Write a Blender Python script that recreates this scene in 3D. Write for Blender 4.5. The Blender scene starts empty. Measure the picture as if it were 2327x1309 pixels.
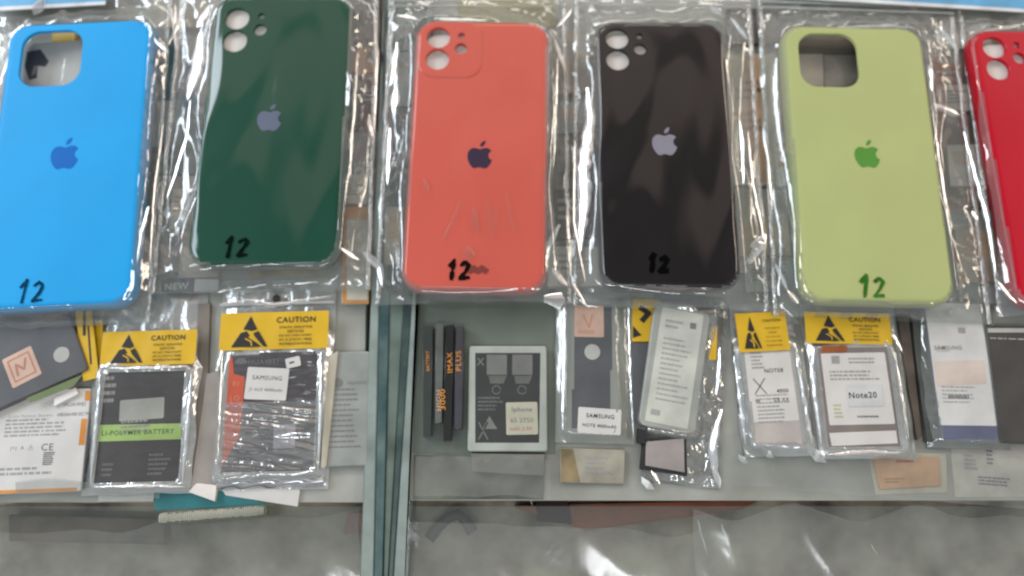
import bpy, bmesh, math, random
from mathutils import Vector, Matrix, noise
random.seed(7)
S = bpy.context.scene
COL = S.collection
R = math.radians

# ------------------------------------------------------------------ camera
W0, H0, F0 = 2327.0, 1309.0, 1750.0
TILT, DIST = R(15), 0.42
cam_d = bpy.data.cameras.new('camera'); cam = bpy.data.objects.new('camera', cam_d); COL.objects.link(cam)
cam_d.sensor_width = 36; cam_d.lens = 36 * F0 / W0
cam_d.clip_start = 0.01; cam_d.clip_end = 20
CAM = Vector((0, -DIST * math.sin(TILT), DIST * math.cos(TILT) + 0.012))
cam.location = CAM; cam.rotation_euler = (TILT, 0, 0)
cam_d.dof.use_dof = True; cam_d.dof.focus_distance = 0.345; cam_d.dof.aperture_fstop = 5.0
S.camera = cam

# ------------------------------------------------------------------ world, lamps, exposure
world = bpy.data.worlds.new('World'); S.world = world; world.use_nodes = True
wn, wl = world.node_tree.nodes, world.node_tree.links
bg = wn['Background']
tc = wn.new('ShaderNodeTexCoord'); sep = wn.new('ShaderNodeSeparateXYZ'); ramp = wn.new('ShaderNodeValToRGB')
wl.new(tc.outputs['Generated'], sep.inputs[0]); 
mr = wn.new('ShaderNodeMapRange'); mr.inputs['From Min'].default_value = -1; mr.inputs['From Max'].default_value = 1
wl.new(sep.outputs['Y'], mr.inputs['Value']); wl.new(mr.outputs[0], ramp.inputs[0]); wl.new(ramp.outputs[0], bg.inputs[0])
e = ramp.color_ramp.elements
e[0].position = 0.0; e[0].color = (0.30, 0.32, 0.34, 1)
e[1].position = 1.0; e[1].color = (0.60, 0.55, 0.50, 1)
for p_, c_ in ((0.42, (0.42, 0.43, 0.43, 1)), (0.50, (0.30, 0.31, 0.31, 1)), (0.62, (0.17, 0.175, 0.18, 1)), (0.695, (0.12, 0.125, 0.135, 1)), (0.725, (0.62, 0.50, 0.46, 1))):
    k = e.new(p_); k.color = c_
bg.inputs[1].default_value = 1.22

def area(name, loc, target, size, power, color):
    l = bpy.data.lights.new(name, 'AREA'); l.shape = 'RECTANGLE'; l.size, l.size_y = size; l.energy = power; l.color = color
    o = bpy.data.objects.new(name, l); COL.objects.link(o); o.location = loc
    zz = (Vector(loc) - Vector(target)).normalized(); yy = Vector((0, 1, 0)); yy = (yy - zz*yy.dot(zz)).normalized(); xx = yy.cross(zz)
    o.rotation_euler = Matrix((xx, yy, zz)).transposed().to_euler()
    return o
area('ceiling_tube', (0.1, 1.75, 1.35), (0, 0, 0), (1.4, 0.30), 9, (1.0, 0.95, 0.88))
area('window_daylight', (-1.5, 0.75, 0.95), (0, 0, 0), (0.55, 1.2), 24, (0.80, 0.90, 1.0))
area('warm_lamp', (1.55, 0.70, 0.95), (0, 0, 0), (0.24, 1.0), 9, (1.0, 0.86, 0.70))
area('ceiling_panel', (-0.15, -0.75, 1.5), (0, 0, 0), (0.9, 0.2), 6, (0.95, 0.97, 1.0))
S.view_settings.view_transform = 'Standard'; S.view_settings.look = 'None'
S.view_settings.gamma = 1; S.view_settings.use_curve_mapping = False; S.view_settings.exposure = 0
S.cycles.transparent_max_bounces = 24; S.cycles.max_bounces = 8; S.cycles.use_denoising = True
S.cycles.caustics_reflective = False; S.cycles.caustics_refractive = False

# ------------------------------------------------------------------ placing helpers
RX = Matrix.Rotation(TILT, 3, 'X')
def P(px, py, z=0.0):
    d = RX @ Vector(((px - W0/2) / F0, -(py - H0/2) / F0, -1))
    t = (z - CAM.z) / d.z
    return CAM + d * t

class Fr:
    """a true rectangle standing for four corners (TL, TR, BR, BL), at height z"""
    def __init__(s, tl, tr, br, bl, z=0.0):
        s.z = z
        a, b, c, d = [P(x, y, z) for x, y in (tl, tr, br, bl)]
        s.o = (a + b + c + d) / 4
        u = (b - a).normalized() + (c - d).normalized(); v = (a - d).normalized() + (b - c).normalized()
        ang = math.atan2(u.y, u.x)*0.4 + (math.atan2(v.y, v.x) - math.pi/2)*0.6
        s.a = ang
        s.w = ((b - a).length + (c - d).length) / 2; s.h = ((a - d).length + (b - c).length) / 2
    def loc(s, px, py, dz=0.0):
        q = P(px, py, s.z + dz) - s.o
        c, n = math.cos(-s.a), math.sin(-s.a)
        return (q.x*c - q.y*n, q.x*n + q.y*c)
    def rel(s, other):
        """other frame's centre and angle in this frame's local space"""
        q = other.o - s.o; c, n = math.cos(-s.a), math.sin(-s.a)
        return (q.x*c - q.y*n, q.x*n + q.y*c, other.a - s.a)

def lin(c):
    f = lambda v: v/12.92 if v <= 0.04045 else ((v + 0.055)/1.055)**2.4
    return tuple(f(x/255) for x in c) + (1,)

def thing(name, fr, label, cat, group=None, z=None):
    o = bpy.data.objects.new(name, None); COL.objects.link(o); o.empty_display_size = 0.01
    o.location = (fr.o.x, fr.o.y, fr.z if z is None else z); o.rotation_euler = (0, 0, fr.a)
    o['label'] = label; o['category'] = cat
    if group: o['group'] = group
    return o
def tag(o, label, cat, group=None):
    o['label'] = label; o['category'] = cat
    if group: o['group'] = group
    return o
def struct(o): o['kind'] = 'structure'; return o

# ------------------------------------------------------------------ materials
MATS = {}
def nt(m): return m.node_tree.nodes, m.node_tree.links
def mat(name, c, rough=0.5, metal=0.0, mottle=0.12, msc=60, bump=0.0, bsc=200, coat=0.0, crough=0.08, cbump=0.0, cscale=(30, 10, 10), c2=None, spec=0.5, sub=0.0):
    if name in MATS: return MATS[name]
    m = bpy.data.materials.new(name); m.use_nodes = True; N, L = nt(m); b = N['Principled BSDF']
    co = N.new('ShaderNodeTexCoord')
    nz = N.new('ShaderNodeTexNoise'); nz.inputs['Scale'].default_value = msc; nz.inputs['Detail'].default_value = 5
    L.new(co.outputs['Object'], nz.inputs['Vector'])
    mx = N.new('ShaderNodeMix'); mx.data_type = 'RGBA'
    base = lin(c); dark = lin(c2) if c2 else tuple(v*(1 - mottle*2.2) for v in base[:3]) + (1,)
    rp = N.new('ShaderNodeMapRange'); rp.inputs['From Min'].default_value = 0.35; rp.inputs['From Max'].default_value = 0.7
    L.new(nz.outputs[0], rp.inputs[0]); L.new(rp.outputs[0], mx.inputs['Factor'])
    mx.inputs['A'].default_value = base; mx.inputs['B'].default_value = dark
    L.new(mx.outputs['Result'], b.inputs['Base Color'])
    b.inputs['Roughness'].default_value = rough; b.inputs['Metallic'].default_value = metal
    b.inputs['Specular IOR Level'].default_value = spec
    if sub: b.inputs['Subsurface Weight'].default_value = sub; b.inputs['Subsurface Scale'].default_value = 0.003
    if bump:
        n2 = N.new('ShaderNodeTexNoise'); n2.inputs['Scale'].default_value = bsc; n2.inputs['Detail'].default_value = 3
        L.new(co.outputs['Object'], n2.inputs['Vector'])
        bp = N.new('ShaderNodeBump'); bp.inputs['Strength'].default_value = bump; bp.inputs['Distance'].default_value = 0.001
        L.new(n2.outputs[0], bp.inputs['Height']); L.new(bp.outputs[0], b.inputs['Normal'])
    if coat:
        b.inputs['Coat Weight'].default_value = coat; b.inputs['Coat Roughness'].default_value = crough
        if cbump:
            mp = N.new('ShaderNodeMapping'); mp.inputs['Scale'].default_value = cscale; L.new(co.outputs['Object'], mp.inputs['Vector'])
            n3 = N.new('ShaderNodeTexNoise'); n3.inputs['Scale'].default_value = 1; n3.inputs['Detail'].default_value = 1.0; n3.inputs['Distortion'].default_value = 0.6
            L.new(mp.outputs[0], n3.inputs['Vector'])
            b3 = N.new('ShaderNodeBump'); b3.inputs['Strength'].default_value = 1; b3.inputs['Distance'].default_value = cbump
            L.new(n3.outputs[0], b3.inputs['Height']); L.new(b3.outputs[0], b.inputs['Coat Normal'])
    MATS[name] = m; return m

def film_mat(name, haze=0.10, gloss=0.12, tint=(246, 248, 247), hazec=(205, 208, 205), rough=0.07, bump=0.0004, scale=(120, 40, 90)):
    if name in MATS: return MATS[name]
    m = bpy.data.materials.new(name); m.use_nodes = True; N, L = nt(m); N.remove(N['Principled BSDF']); out = N['Material Output']
    co = N.new('ShaderNodeTexCoord'); mp = N.new('ShaderNodeMapping'); mp.inputs['Scale'].default_value = scale
    L.new(co.outputs['Object'], mp.inputs['Vector'])
    nz = N.new('ShaderNodeTexNoise'); nz.inputs['Scale'].default_value = 1; nz.inputs['Detail'].default_value = 3; nz.inputs['Distortion'].default_value = 1.0
    L.new(mp.outputs[0], nz.inputs['Vector'])
    bp = N.new('ShaderNodeBump'); bp.inputs['Distance'].default_value = bump; L.new(nz.outputs[0], bp.inputs['Height'])
    t = N.new('ShaderNodeBsdfTransparent'); t.inputs[0].default_value = lin(tint)
    g = N.new('ShaderNodeBsdfGlossy'); g.inputs['Roughness'].default_value = rough; g.inputs['Color'].default_value = (1, 1, 1, 1); L.new(bp.outputs[0], g.inputs['Normal'])
    d = N.new('ShaderNodeBsdfDiffuse'); d.inputs[0].default_value = lin(hazec)
    m1 = N.new('ShaderNodeMixShader'); m1.inputs[0].default_value = haze; L.new(t.outputs[0], m1.inputs[1]); L.new(d.outputs[0], m1.inputs[2])
    lw = N.new('ShaderNodeLayerWeight'); lw.inputs['Blend'].default_value = 0.5; L.new(bp.outputs[0], lw.inputs['Normal'])
    pw = N.new('ShaderNodeMath'); pw.operation = 'POWER'; pw.inputs[1].default_value = 3.0; L.new(lw.outputs['Facing'], pw.inputs[0])
    mr = N.new('ShaderNodeMapRange'); mr.inputs['To Min'].default_value = gloss; mr.inputs['To Max'].default_value = 0.8; L.new(pw.outputs[0], mr.inputs[0])
    m2 = N.new('ShaderNodeMixShader'); L.new(mr.outputs[0], m2.inputs[0]); L.new(m1.outputs[0], m2.inputs[1]); L.new(g.outputs[0], m2.inputs[2])
    L.new(m2.outputs[0], out.inputs['Surface'])
    MATS[name] = m; return m

M_white = mat('white_label', (206, 204, 200), 0.55, mottle=0.06)
M_cream = mat('cream_paper', (205, 190, 160), 0.6)
M_ink = mat('black_ink', (34, 32, 34), 0.5)
M_ink2 = mat('faded_ink', (120, 120, 120), 0.5)
M_ink3 = mat('pale_ink', (158, 158, 154), 0.5)
M_yellow = mat('caution_yellow', (216, 174, 22), 0.45, mottle=0.06, coat=0.5, crough=0.15, cbump=0.0006, cscale=(90, 60, 60))
M_batt = mat('black_battery_wrap', (64, 62, 62), 0.45, mottle=0.15, coat=0.8, crough=0.12, cbump=0.001, cscale=(60, 110, 60))
M_battw = mat('battery_in_crumpled_film', (66, 64, 68), 0.45, mottle=0.15, coat=1.0, crough=0.10, cbump=0.004, cscale=(45, 190, 60))
M_dgrey = mat('dark_grey_wrap', (86, 87, 90), 0.5, coat=0.5, crough=0.2, cbump=0.0008, cscale=(50, 30, 60))
M_grey = mat('grey_plastic', (140, 138, 134), 0.5)
M_lgrey = mat('light_grey_plastic', (176, 176, 172), 0.5, coat=0.4, crough=0.15, cbump=0.001)
M_orange = mat('amber_print', (214, 140, 52), 0.5)
M_rust = mat('rust_orange_print', (192, 84, 56), 0.5)
M_pink = mat('pink_stamp', (212, 180, 160), 0.55)
M_pinkd = mat('pink_stamp_ink', (186, 128, 108), 0.55)
M_green = mat('green_band', (150, 178, 104), 0.5)
M_silver = mat('antistatic_silver', (208, 210, 208), 0.3, metal=0.35, mottle=0.12, msc=30, bump=0.5, bsc=90)
M_silverd = mat('dull_silver', (140, 141, 140), 0.35, metal=0.5, mottle=0.2, bump=0.4, bsc=120)
M_teal = mat('teal_card', (38, 118, 122), 0.5)
M_tan = mat('tan_label', (196, 156, 118), 0.6, mottle=0.12, msc=80)
M_brown = mat('brown_wood', (164, 92, 60), 0.5, mottle=0.2, msc=30)
M_blueink = mat('blue_print', (78, 84, 116), 0.5)
M_gold = mat('copper_contacts', (180, 110, 70), 0.35, metal=0.6)
F_clear = film_mat('clear_film', 0.10, 0.10)
F_milky = film_mat('milky_sleeve', 0.5, 0.10, hazec=(176, 180, 172), rough=0.12, bump=0.0008, scale=(120, 30, 60))
F_esd = film_mat('antistatic_film', 0.40, 0.30, tint=(240, 242, 240), hazec=(204, 208, 204), rough=0.2, bump=0.0012, scale=(110, 45, 60))

# ------------------------------------------------------------------ mesh builder
def rrect(w, h, r, n=6, cx=0, cy=0, rot=0):
    r = min(r, w/2 - 1e-6, h/2 - 1e-6); pts = []
    for (sx, sy, a0) in ((1, 1, 0), (-1, 1, 90), (-1, -1, 180), (1, -1, 270)):
        for i in range(n + 1):
            a = R(a0 + 90*i/n)
            pts.append((sx*(w/2 - r) + r*math.cos(a), sy*(h/2 - r) + r*math.sin(a)))
    c, s = math.cos(rot), math.sin(rot)
    return [(cx + x*c - y*s, cy + x*s + y*c) for x, y in pts]
def circle(cx, cy, r, n=24): return [(cx + r*math.cos(2*math.pi*i/n), cy + r*math.sin(2*math.pi*i/n)) for i in range(n)]
_txt = {}
def text_geo(s, bold):
    k = (s, bold)
    if k not in _txt:
        cu = bpy.data.curves.new('t', 'FONT'); cu.body = s; cu.size = 1; cu.align_x = 'CENTER'; cu.align_y = 'CENTER'; cu.offset = 0.014 if bold else 0.0; cu.space_character = 1.12
        cu.resolution_u = 3; cu.fill_mode = 'FRONT'
        ob = bpy.data.objects.new('t', cu); COL.objects.link(ob)
        dg = bpy.context.evaluated_depsgraph_get(); me = ob.evaluated_get(dg).to_mesh()
        vs = [(v.co.x, v.co.y) for v in me.vertices]; fs = [tuple(p.vertices) for p in me.polygons]
        ob.evaluated_get(dg).to_mesh_clear(); bpy.data.objects.remove(ob); bpy.data.curves.remove(cu)
        x0, x1 = min(v[0] for v in vs), max(v[0] for v in vs); y0, y1 = min(v[1] for v in vs), max(v[1] for v in vs)
        vs = [((x - (x0+x1)/2)/(y1-y0), (y - (y0+y1)/2)/(y1-y0)) for x, y in vs]
        _txt[k] = (vs, fs, (x1-x0)/(y1-y0))
    return _txt[k]

class MB:
    def __init__(s): s.v, s.f, s.m, s.sm, s.mats = [], [], [], [], []
    def mi(s, m):
        if m not in s.mats: s.mats.append(m)
        return s.mats.index(m)
    def add(s, vs, fs, m, smooth=False):
        n = len(s.v); s.v += [tuple(v) for v in vs]; k = s.mi(m)
        for f in fs: s.f.append(tuple(i + n for i in f)); s.m.append(k); s.sm.append(smooth)
    def poly(s, pts, z, m):
        if sum(a[0]*b[1] - b[0]*a[1] for a, b in zip(pts, pts[1:] + pts[:1])) < 0: pts = pts[::-1]
        s.add([(x, y, z) for x, y in pts], [tuple(range(len(pts)))], m)
    def slab(s, pts, z0, z1, m, bev=0.0004):
        """outline raised from z0 to z1 with a rounded upper edge"""
        if sum(a[0]*b[1] - b[0]*a[1] for a, b in zip(pts, pts[1:] + pts[:1])) < 0: pts = pts[::-1]
        cx = sum(p[0] for p in pts)/len(pts); cy = sum(p[1] for p in pts)/len(pts); n = len(pts)
        nor = []
        for i in range(n):
            a, b = pts[i-1], pts[(i+1) % n]; dx, dy = b[0]-a[0], b[1]-a[1]; l = math.hypot(dx, dy) or 1
            nor.append((dy/l, -dx/l))
        rings = [(0, z0), (0, z1 - bev)] + [(bev*(1 - math.cos(R(t))), z1 - bev + bev*math.sin(R(t))) for t in (30, 60, 90)]
        vs = []
        for ins, z in rings: vs += [(p[0] - q[0]*ins, p[1] - q[1]*ins, z) for p, q in zip(pts, nor)]
        fs = []
        for k in range(len(rings) - 1):
            for i in range(n):
                j = (i+1) % n; fs.append((k*n+i, k*n+j, (k+1)*n+j, (k+1)*n+i))
        s.add(vs, fs, m, True)
        L = (len(rings)-1)*n
        s.add([vs[L+i] for i in range(n)], [tuple(range(n))], m)
        s.add([vs[i] for i in range(n)], [tuple(range(n))[::-1]], m)
    def text(s, t, cx, cy, h, z, m, rot=0.0, bold=False, maxw=None, sx=1.0):
        vs, fs, asp = text_geo(t, bold)
        k = h if not maxw else min(h, maxw/asp)
        kx = (maxw/asp if maxw and maxw/asp > h else k)*sx if maxw else k*sx
        c, n = math.cos(rot), math.sin(rot)
        s.add([(cx + x*kx*c - y*k*n, cy + x*kx*n + y*k*c, z) for x, y in vs], fs, m)
    def stroke(s, pts, wd, z, m):
        for a, b in zip(pts, pts[1:]):
            dx, dy = b[0]-a[0], b[1]-a[1]; l = math.hypot(dx, dy) or 1e-6
            nx, ny = -dy/l*wd/2, dx/l*wd/2; ex, ey = dx/l*wd*.3, dy/l*wd*.3
            s.poly([(a[0]+nx-ex, a[1]+ny-ey), (a[0]-nx-ex, a[1]-ny-ey), (b[0]-nx+ex, b[1]-ny+ey), (b[0]+nx+ex, b[1]+ny+ey)], z, m)
            z += 2e-6
    def hand(s, pts, wd, z, m, rg):
        n = 0
        for a, b in zip(pts, pts[1:]):
            k = 4
            for t in range(k):
                p = (a[0] + (b[0]-a[0])*t/k, a[1] + (b[1]-a[1])*t/k); q = (a[0] + (b[0]-a[0])*(t+1)/k, a[1] + (b[1]-a[1])*(t+1)/k)
                s.stroke([p, q], wd*rg.uniform(.55, 1.25), z + n*3e-6, m); n += 1
    def print_(s, x0, y0, x1, y1, n, z, m, rnd, fill=0.8, ang=0.0, hh=0.5):
        """rows of small broken print between two corners (local metres, y0 the top row)"""
        ca, sa = math.cos(ang), math.sin(ang); mx_, my_ = (x0+x1)/2, (y0+y1)/2
        for i in range(n):
            y = y0 + (y1-y0)*(i + .5)/n; hgt = abs(y1-y0)/n*hh; x = x0; end = x0 + (x1-x0)*rnd.uniform(fill*.7, min(1, fill*1.2))
            while x < end:
                w = abs(x1-x0)*rnd.uniform(0.03, 0.12); xe = min(x+w, end)
                q = [(x, y-hgt/2), (xe, y-hgt/2), (xe, y+hgt/2), (x, y+hgt/2)]
                s.poly([(mx_+(a-mx_)*ca-(b-my_)*sa, my_+(a-mx_)*sa+(b-my_)*ca) for a, b in q], z, m); x = xe + abs(x1-x0)*rnd.uniform(.01, .03)
    def build(s, name, parent=None):
        me = bpy.data.meshes.new(name); me.from_pydata(s.v, [], s.f)
        for m in s.mats: me.materials.append(m)
        me.polygons.foreach_set('material_index', s.m); me.polygons.foreach_set('use_smooth', s.sm); me.update()
        o = bpy.data.objects.new(name, me); COL.objects.link(o)
        if parent: o.parent = parent
        return o

def quad(fr, pts, dz=0.0): return [fr.loc(x, y, dz) for x, y in pts]

# ------------------------------------------------------------------ clear film margin lying round something thick
def sdf_rr(x, y, w, h, r):
    qx, qy = abs(x) - w/2 + r, abs(y) - h/2 + r
    return math.hypot(max(qx, 0), max(qy, 0)) + min(max(qx, qy), 0) - r
def film(name, parent, fr, inner, H, m, seed, z0=0.0004, amp=0.0012, res=0.0016, rad=0.006, fall=0.012, over=0.0008, edge=0.0006, freq=1.0):
    """front film of a bag: lies on the rim of INNER (frame or list of frames) and drops to the bag's edge"""
    inner = inner if isinstance(inner, list) else [inner]
    rel = [fr.rel(i) + (i.w, i.h) for i in inner]
    nx, ny = max(4, int(fr.w/res)), max(4, int(fr.h/res)); vs, D = [], []
    for j in range(ny + 1):
        for i in range(nx + 1):
            x, y = fr.w*(i/nx - .5), fr.h*(j/ny - .5)
            # uneven outer edge
            ex, ey = x, y
            if i in (0, nx): ex += edge*2*noise.noise(Vector((seed, y*60, 0)))
            if j in (0, ny): ey += edge*2*noise.noise(Vector((x*60, seed, 3)))
            d = 9
            for cx, cy, a, w, h in rel:
                c, n = math.cos(-a), math.sin(-a); px, py = (x-cx)*c - (y-cy)*n, (x-cx)*n + (y-cy)*c
                d = min(d, sdf_rr(px, py, w, h, rad))
            D.append(d)
            wob = noise.noise(Vector((x*34, y*26, seed*5.1))); fl_ = fall*(1.25 + 1.5*noise.noise(Vector((x*22 + 9, y*18, seed*2.9)))); fl_ = max(fall*.55, fl_)
            t = min(1, max(0, (d + fall*.35*wob)/fl_)); base = H*(1 - (t*t*(3-2*t))**.7)
            v = Vector((x*75*freq + y*6, y*14*freq, seed*3.7)); r1 = 1 - abs(noise.noise(v))*2
            v2 = Vector((x*210*freq + y*120, y*90*freq - x*60, seed*1.3)); r2 = 1 - abs(noise.noise(v2))*2
            # creases that run out from the corners
            near = max(0, min(1, (d + .001)/.004))
            be = min(fr.w/2 - abs(x), fr.h/2 - abs(y)); pin = max(.25, min(1, be/.006))
            pm = min(1, max(0, noise.noise(Vector((x*28, y*22, seed*2.1 + 5)))*2.2 + .15))
            cxm, cym = rel[0][0], rel[0][1]; cn = math.exp(-(((abs(x-cxm) - rel[0][3]/2)/.016)**2 + ((abs(y-cym) - rel[0][4]/2)/.016)**2)); pm = min(1, pm + cn)
            z = z0 + base + near*pin*amp*(0.8*max(r1, -.2) + 0.75*pm*max(r2, -.3))
            vs.append((ex, ey, max(z, z0)))
    fs = []
    for j in range(ny):
        for i in range(nx):
            a = j*(nx+1) + i; q = (a, a+1, a+nx+2, a+nx+1)
            if all(D[k] < -over for k in q): continue
            fs.append(q)
    used = sorted({k for f in fs for k in f}); mp = {k: i for i, k in enumerate(used)}
    me = bpy.data.meshes.new(name); me.from_pydata([vs[k] for k in used], [], [tuple(mp[k] for k in f) for f in fs]); me.materials.append(m)
    me.polygons.foreach_set('use_smooth', [True]*len(fs)); me.update()
    o = bpy.data.objects.new(name, me); COL.objects.link(o); o.parent = parent
    return o

# ------------------------------------------------------------------ the setting: two showcases, their shelves and what shows below
def px_strip(name, pts, z0, z1, m, bev=0.0005):
    """a bar with the plan of four world points, with real height"""
    w = [P(x, y, z1) for x, y in pts]; o = sum(w, Vector())/4
    b = MB(); b.slab([(q.x - o.x, q.y - o.y) for q in w], z0 - z1, 0, m, bev)
    ob = b.build(name); ob.location = (o.x, o.y, z1); return ob

M_shelf = mat('dusty_shelf', (164, 166, 158), 0.42, mottle=0.16, msc=22, bump=0.15, bsc=80, coat=0.5, crough=0.2, cbump=0.0015, cscale=(20, 14, 10), c2=(132, 133, 124))
M_shelfd = mat('dark_mat', (108, 118, 108), 0.4, mottle=0.2, msc=18, coat=0.5, crough=0.2, cbump=0.001, cscale=(30, 14, 10))
M_floor = mat('mottled_base_board', (208, 190, 170), 0.6, mottle=0.5, msc=32, bump=0.3, bsc=40, c2=(92, 72, 58))  # random mottle from pale to dark brown
M_edge = mat('glass_edge_dark', (28, 62, 70), 0.25, c2=(104, 126, 120), msc=30, coat=1.0, crough=0.05)
M_edge2 = mat('glass_edge_deep', (26, 50, 50), 0.25, c2=(88, 106, 98), msc=34, coat=1.0, crough=0.05)
M_rim = mat('pale_rim', (150, 164, 158), 0.4, mottle=0.25, msc=30, coat=0.5)
M_seal = mat('grey_green_seal', (112, 130, 120), 0.4, mottle=0.35, msc=30, coat=0.6, cbump=0.001, cscale=(200, 10, 10))

fl = MB(); fl.slab([(-.9, -.6), (.9, -.6), (.9, .7), (-.9, .7)], -0.02, 0, M_floor, 0.001); o = fl.build('base_board'); o.location.z = -0.030; struct(o); o.name = 'floor'
struct(px_strip('shelf', [(-900, -900), (842, -900), (828, 1142), (-500, 1142)], -0.008, 0.0, M_shelf)).name = 'shelf_floor'
struct(px_strip('shelf', [(948, -900), (3300, -900), (2900, 1138), (930, 1138)], -0.008, 0.0, M_shelf)).name = 'shelf_floor'

def side(name, label, parts, z1=0.003):
    o = bpy.data.objects.new(name, None); COL.objects.link(o); tag(o, label, 'showcase wall', 'glass walls between the two showcases')
    c = P(sum(p[1][0] for p in parts)/len(parts), 700, 0); o.location = c
    for pn, (a, b), (c0, d0), m, z in parts:      # x range at py=700, x range at py=1250
        sl = (c0 - a)/550; sr = (d0 - b)/550
        pts = [(a - sl*820, -120), (b - sr*820, -120), (b + sr*720, 1420), (a + sl*720, 1420)]
        s = px_strip(pn, pts, -0.0295, z, m); s.parent = o; s.location -= c
    return o
side('showcase_wall', 'left glass showcase wall with pale rim and dark teal edge', [
    ('rim', (842, 861), (820, 850), M_rim, .0035), ('glass_edge', (861, 884), (850, 871), M_edge, .003)])
side('showcase_wall', 'right glass showcase wall with deep green edge beside the grey seal', [
    ('seal', (885, 917), (872, 886), M_seal, .002), ('glass_edge', (917, 935), (886, 898), M_edge2, .003), ('rim', (935, 946), (898, 924), M_rim, .0035)])

# lower ledge pane and what lies under it
M_pane = film_mat('ledge_glass', 0.035, 0.07, tint=(246, 250, 249), hazec=(190, 196, 190), rough=0.10, bump=0.0012, scale=(18, 10, 10))
for nm, pts, lb in (('glass_ledge', [(-260, 1150), (826, 1150), (812, 1480), (-260, 1480)], 'smeared glass ledge below the left shelf edge'),
                    ('glass_ledge', [(926, 1150), (2600, 1150), (2600, 1480), (905, 1480)], 'smeared glass ledge below the right shelf edge')):
    tag(px_strip(nm, pts, -0.013, -0.009, M_pane, 0.0003), lb, 'glass ledge', 'glass ledges along the showcase front')
def bar(name, pts, z0, z1, m, label, cat, group=None, bev=0.001):
    return tag(px_strip(name, pts, z0, z1, m, bev), label, cat, group)
bar('wooden_rail', [(1170, 1150), (1720, 1136), (1690, 1158), (1330, 1206)], -.030, -.018, M_brown, 'brown wooden rail seen under the right glass ledge', 'rail')
bar('wooden_rail', [(20, 1170), (374, 1178), (370, 1238), (20, 1230)], -.030, -.021, mat('dull_brown', (128, 100, 82), .6, mottle=.35, msc=50), 'dull brown wooden block under the left glass ledge', 'rail')
bar('brown_block', [(790, 1165), (826, 1165), (824, 1210), (780, 1215)], -.030, -.018, M_brown, 'small brown block beside the pale rim at the ledge', 'block')
bar('red_pouch', [(1215, 1135), (1290, 1128), (1300, 1192), (1225, 1185)], -.030, -.016, mat('maroon_cloth', (62, 28, 28), .7, mottle=.3), 'dark maroon pouch at the end of the brown rail', 'pouch')
# bent black cable
cb = MB(); pth = [P(x, y, -.022) for x, y in ((975, 1225), (995, 1198), (1018, 1176), (1040, 1168), (1058, 1182), (1074, 1210))]
ring = 8; vs, fs = [], []
for i, q in enumerate(pth):
    t = (pth[min(i+1, len(pth)-1)] - pth[max(i-1, 0)]).normalized(); n = Vector((-t.y, t.x, 0))
    for k in range(ring):
        a = 2*math.pi*k/ring; vs.append(q + n*math.cos(a)*.0032 + Vector((0, 0, math.sin(a)*.0032)))
for i in range(len(pth)-1):
    for k in range(ring): fs.append((i*ring+k, i*ring+(k+1) % ring, (i+1)*ring+(k+1) % ring, (i+1)*ring+k))
cb.add(vs, fs, M_ink, True); tag(cb.build('cable'), 'bent black cable under the ledge beside the glass walls', 'cable')

# ------------------------------------------------------------------ phone cases
APPLE = [(0.0,.30),(.10,.335),(.22,.375),(.36,.36),(.46,.29),(.50,.235),(.42,.17),(.375,.07),(.385,-.05),(.44,-.14),(.53,-.20),(.47,-.36),(.37,-.51),(.27,-.585),(.17,-.58),(.06,-.54),(-.06,-.54),(-.17,-.585),(-.28,-.57),(-.40,-.43),(-.50,-.22),(-.53,0),(-.49,.20),(-.38,.33),(-.25,.37),(-.12,.34)]
LEAF = [(.005,.42),(.02,.55),(.10,.66),(.22,.72),(.23,.60),(.17,.49),(.08,.43)]

def loop_mesh(bm, outer_rings, holes, depth, smooth=True):
    pass
def case_mesh(w, h, H, holes, mt, name, parent, r=0.0115, bevel=0.0034):
    bm = bmesh.new(); rings = []
    prof = [(0.0006, 0.0), (0, 0.0012), (0, H - bevel)] + [(bevel*(1-math.cos(R(t))), H - bevel + bevel*math.sin(R(t))) for t in (18, 36, 54, 72, 90)] + [(bevel + .001, H)]
    n = 10
    for ins, z in prof:
        rings.append([bm.verts.new((x, y, z)) for x, y in rrect(w - 2*ins, h - 2*ins, r - ins*.8, n)])
    for a, b in zip(rings, rings[1:]):
        for i in range(len(a)):
            f = bm.faces.new((a[i], a[(i+1) % len(a)], b[(i+1) % len(a)], b[i])); f.smooth = True
    cap = list(rings[-1]); edges = [bm.edges.get((cap[i], cap[(i+1) % len(cap)])) for i in range(len(cap))]
    hl = []
    for pts in holes:
        v = [bm.verts.new((x, y, H)) for x, y in pts]; es = [bm.edges.new((v[i], v[(i+1) % len(v)])) for i in range(len(v))]
        edges += es; hl.append(v)
    bmesh.ops.triangle_fill(bm, edges=edges, use_beauty=True, use_dissolve=False, normal=(0, 0, 1))
    for v in hl:
        lo = [bm.verts.new((q.co.x, q.co.y, H - .0024)) for q in v]
        for i in range(len(v)):
            j = (i+1) % len(v); bm.faces.new((v[i], lo[i], lo[j], v[j])).smooth = True
    bmesh.ops.recalc_face_normals(bm, faces=bm.faces)
    me = bpy.data.meshes.new(name); bm.to_mesh(me); bm.free(); me.materials.append(mt)
    o = bpy.data.objects.new(name, me); COL.objects.link(o); o.parent = parent; return o

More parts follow.
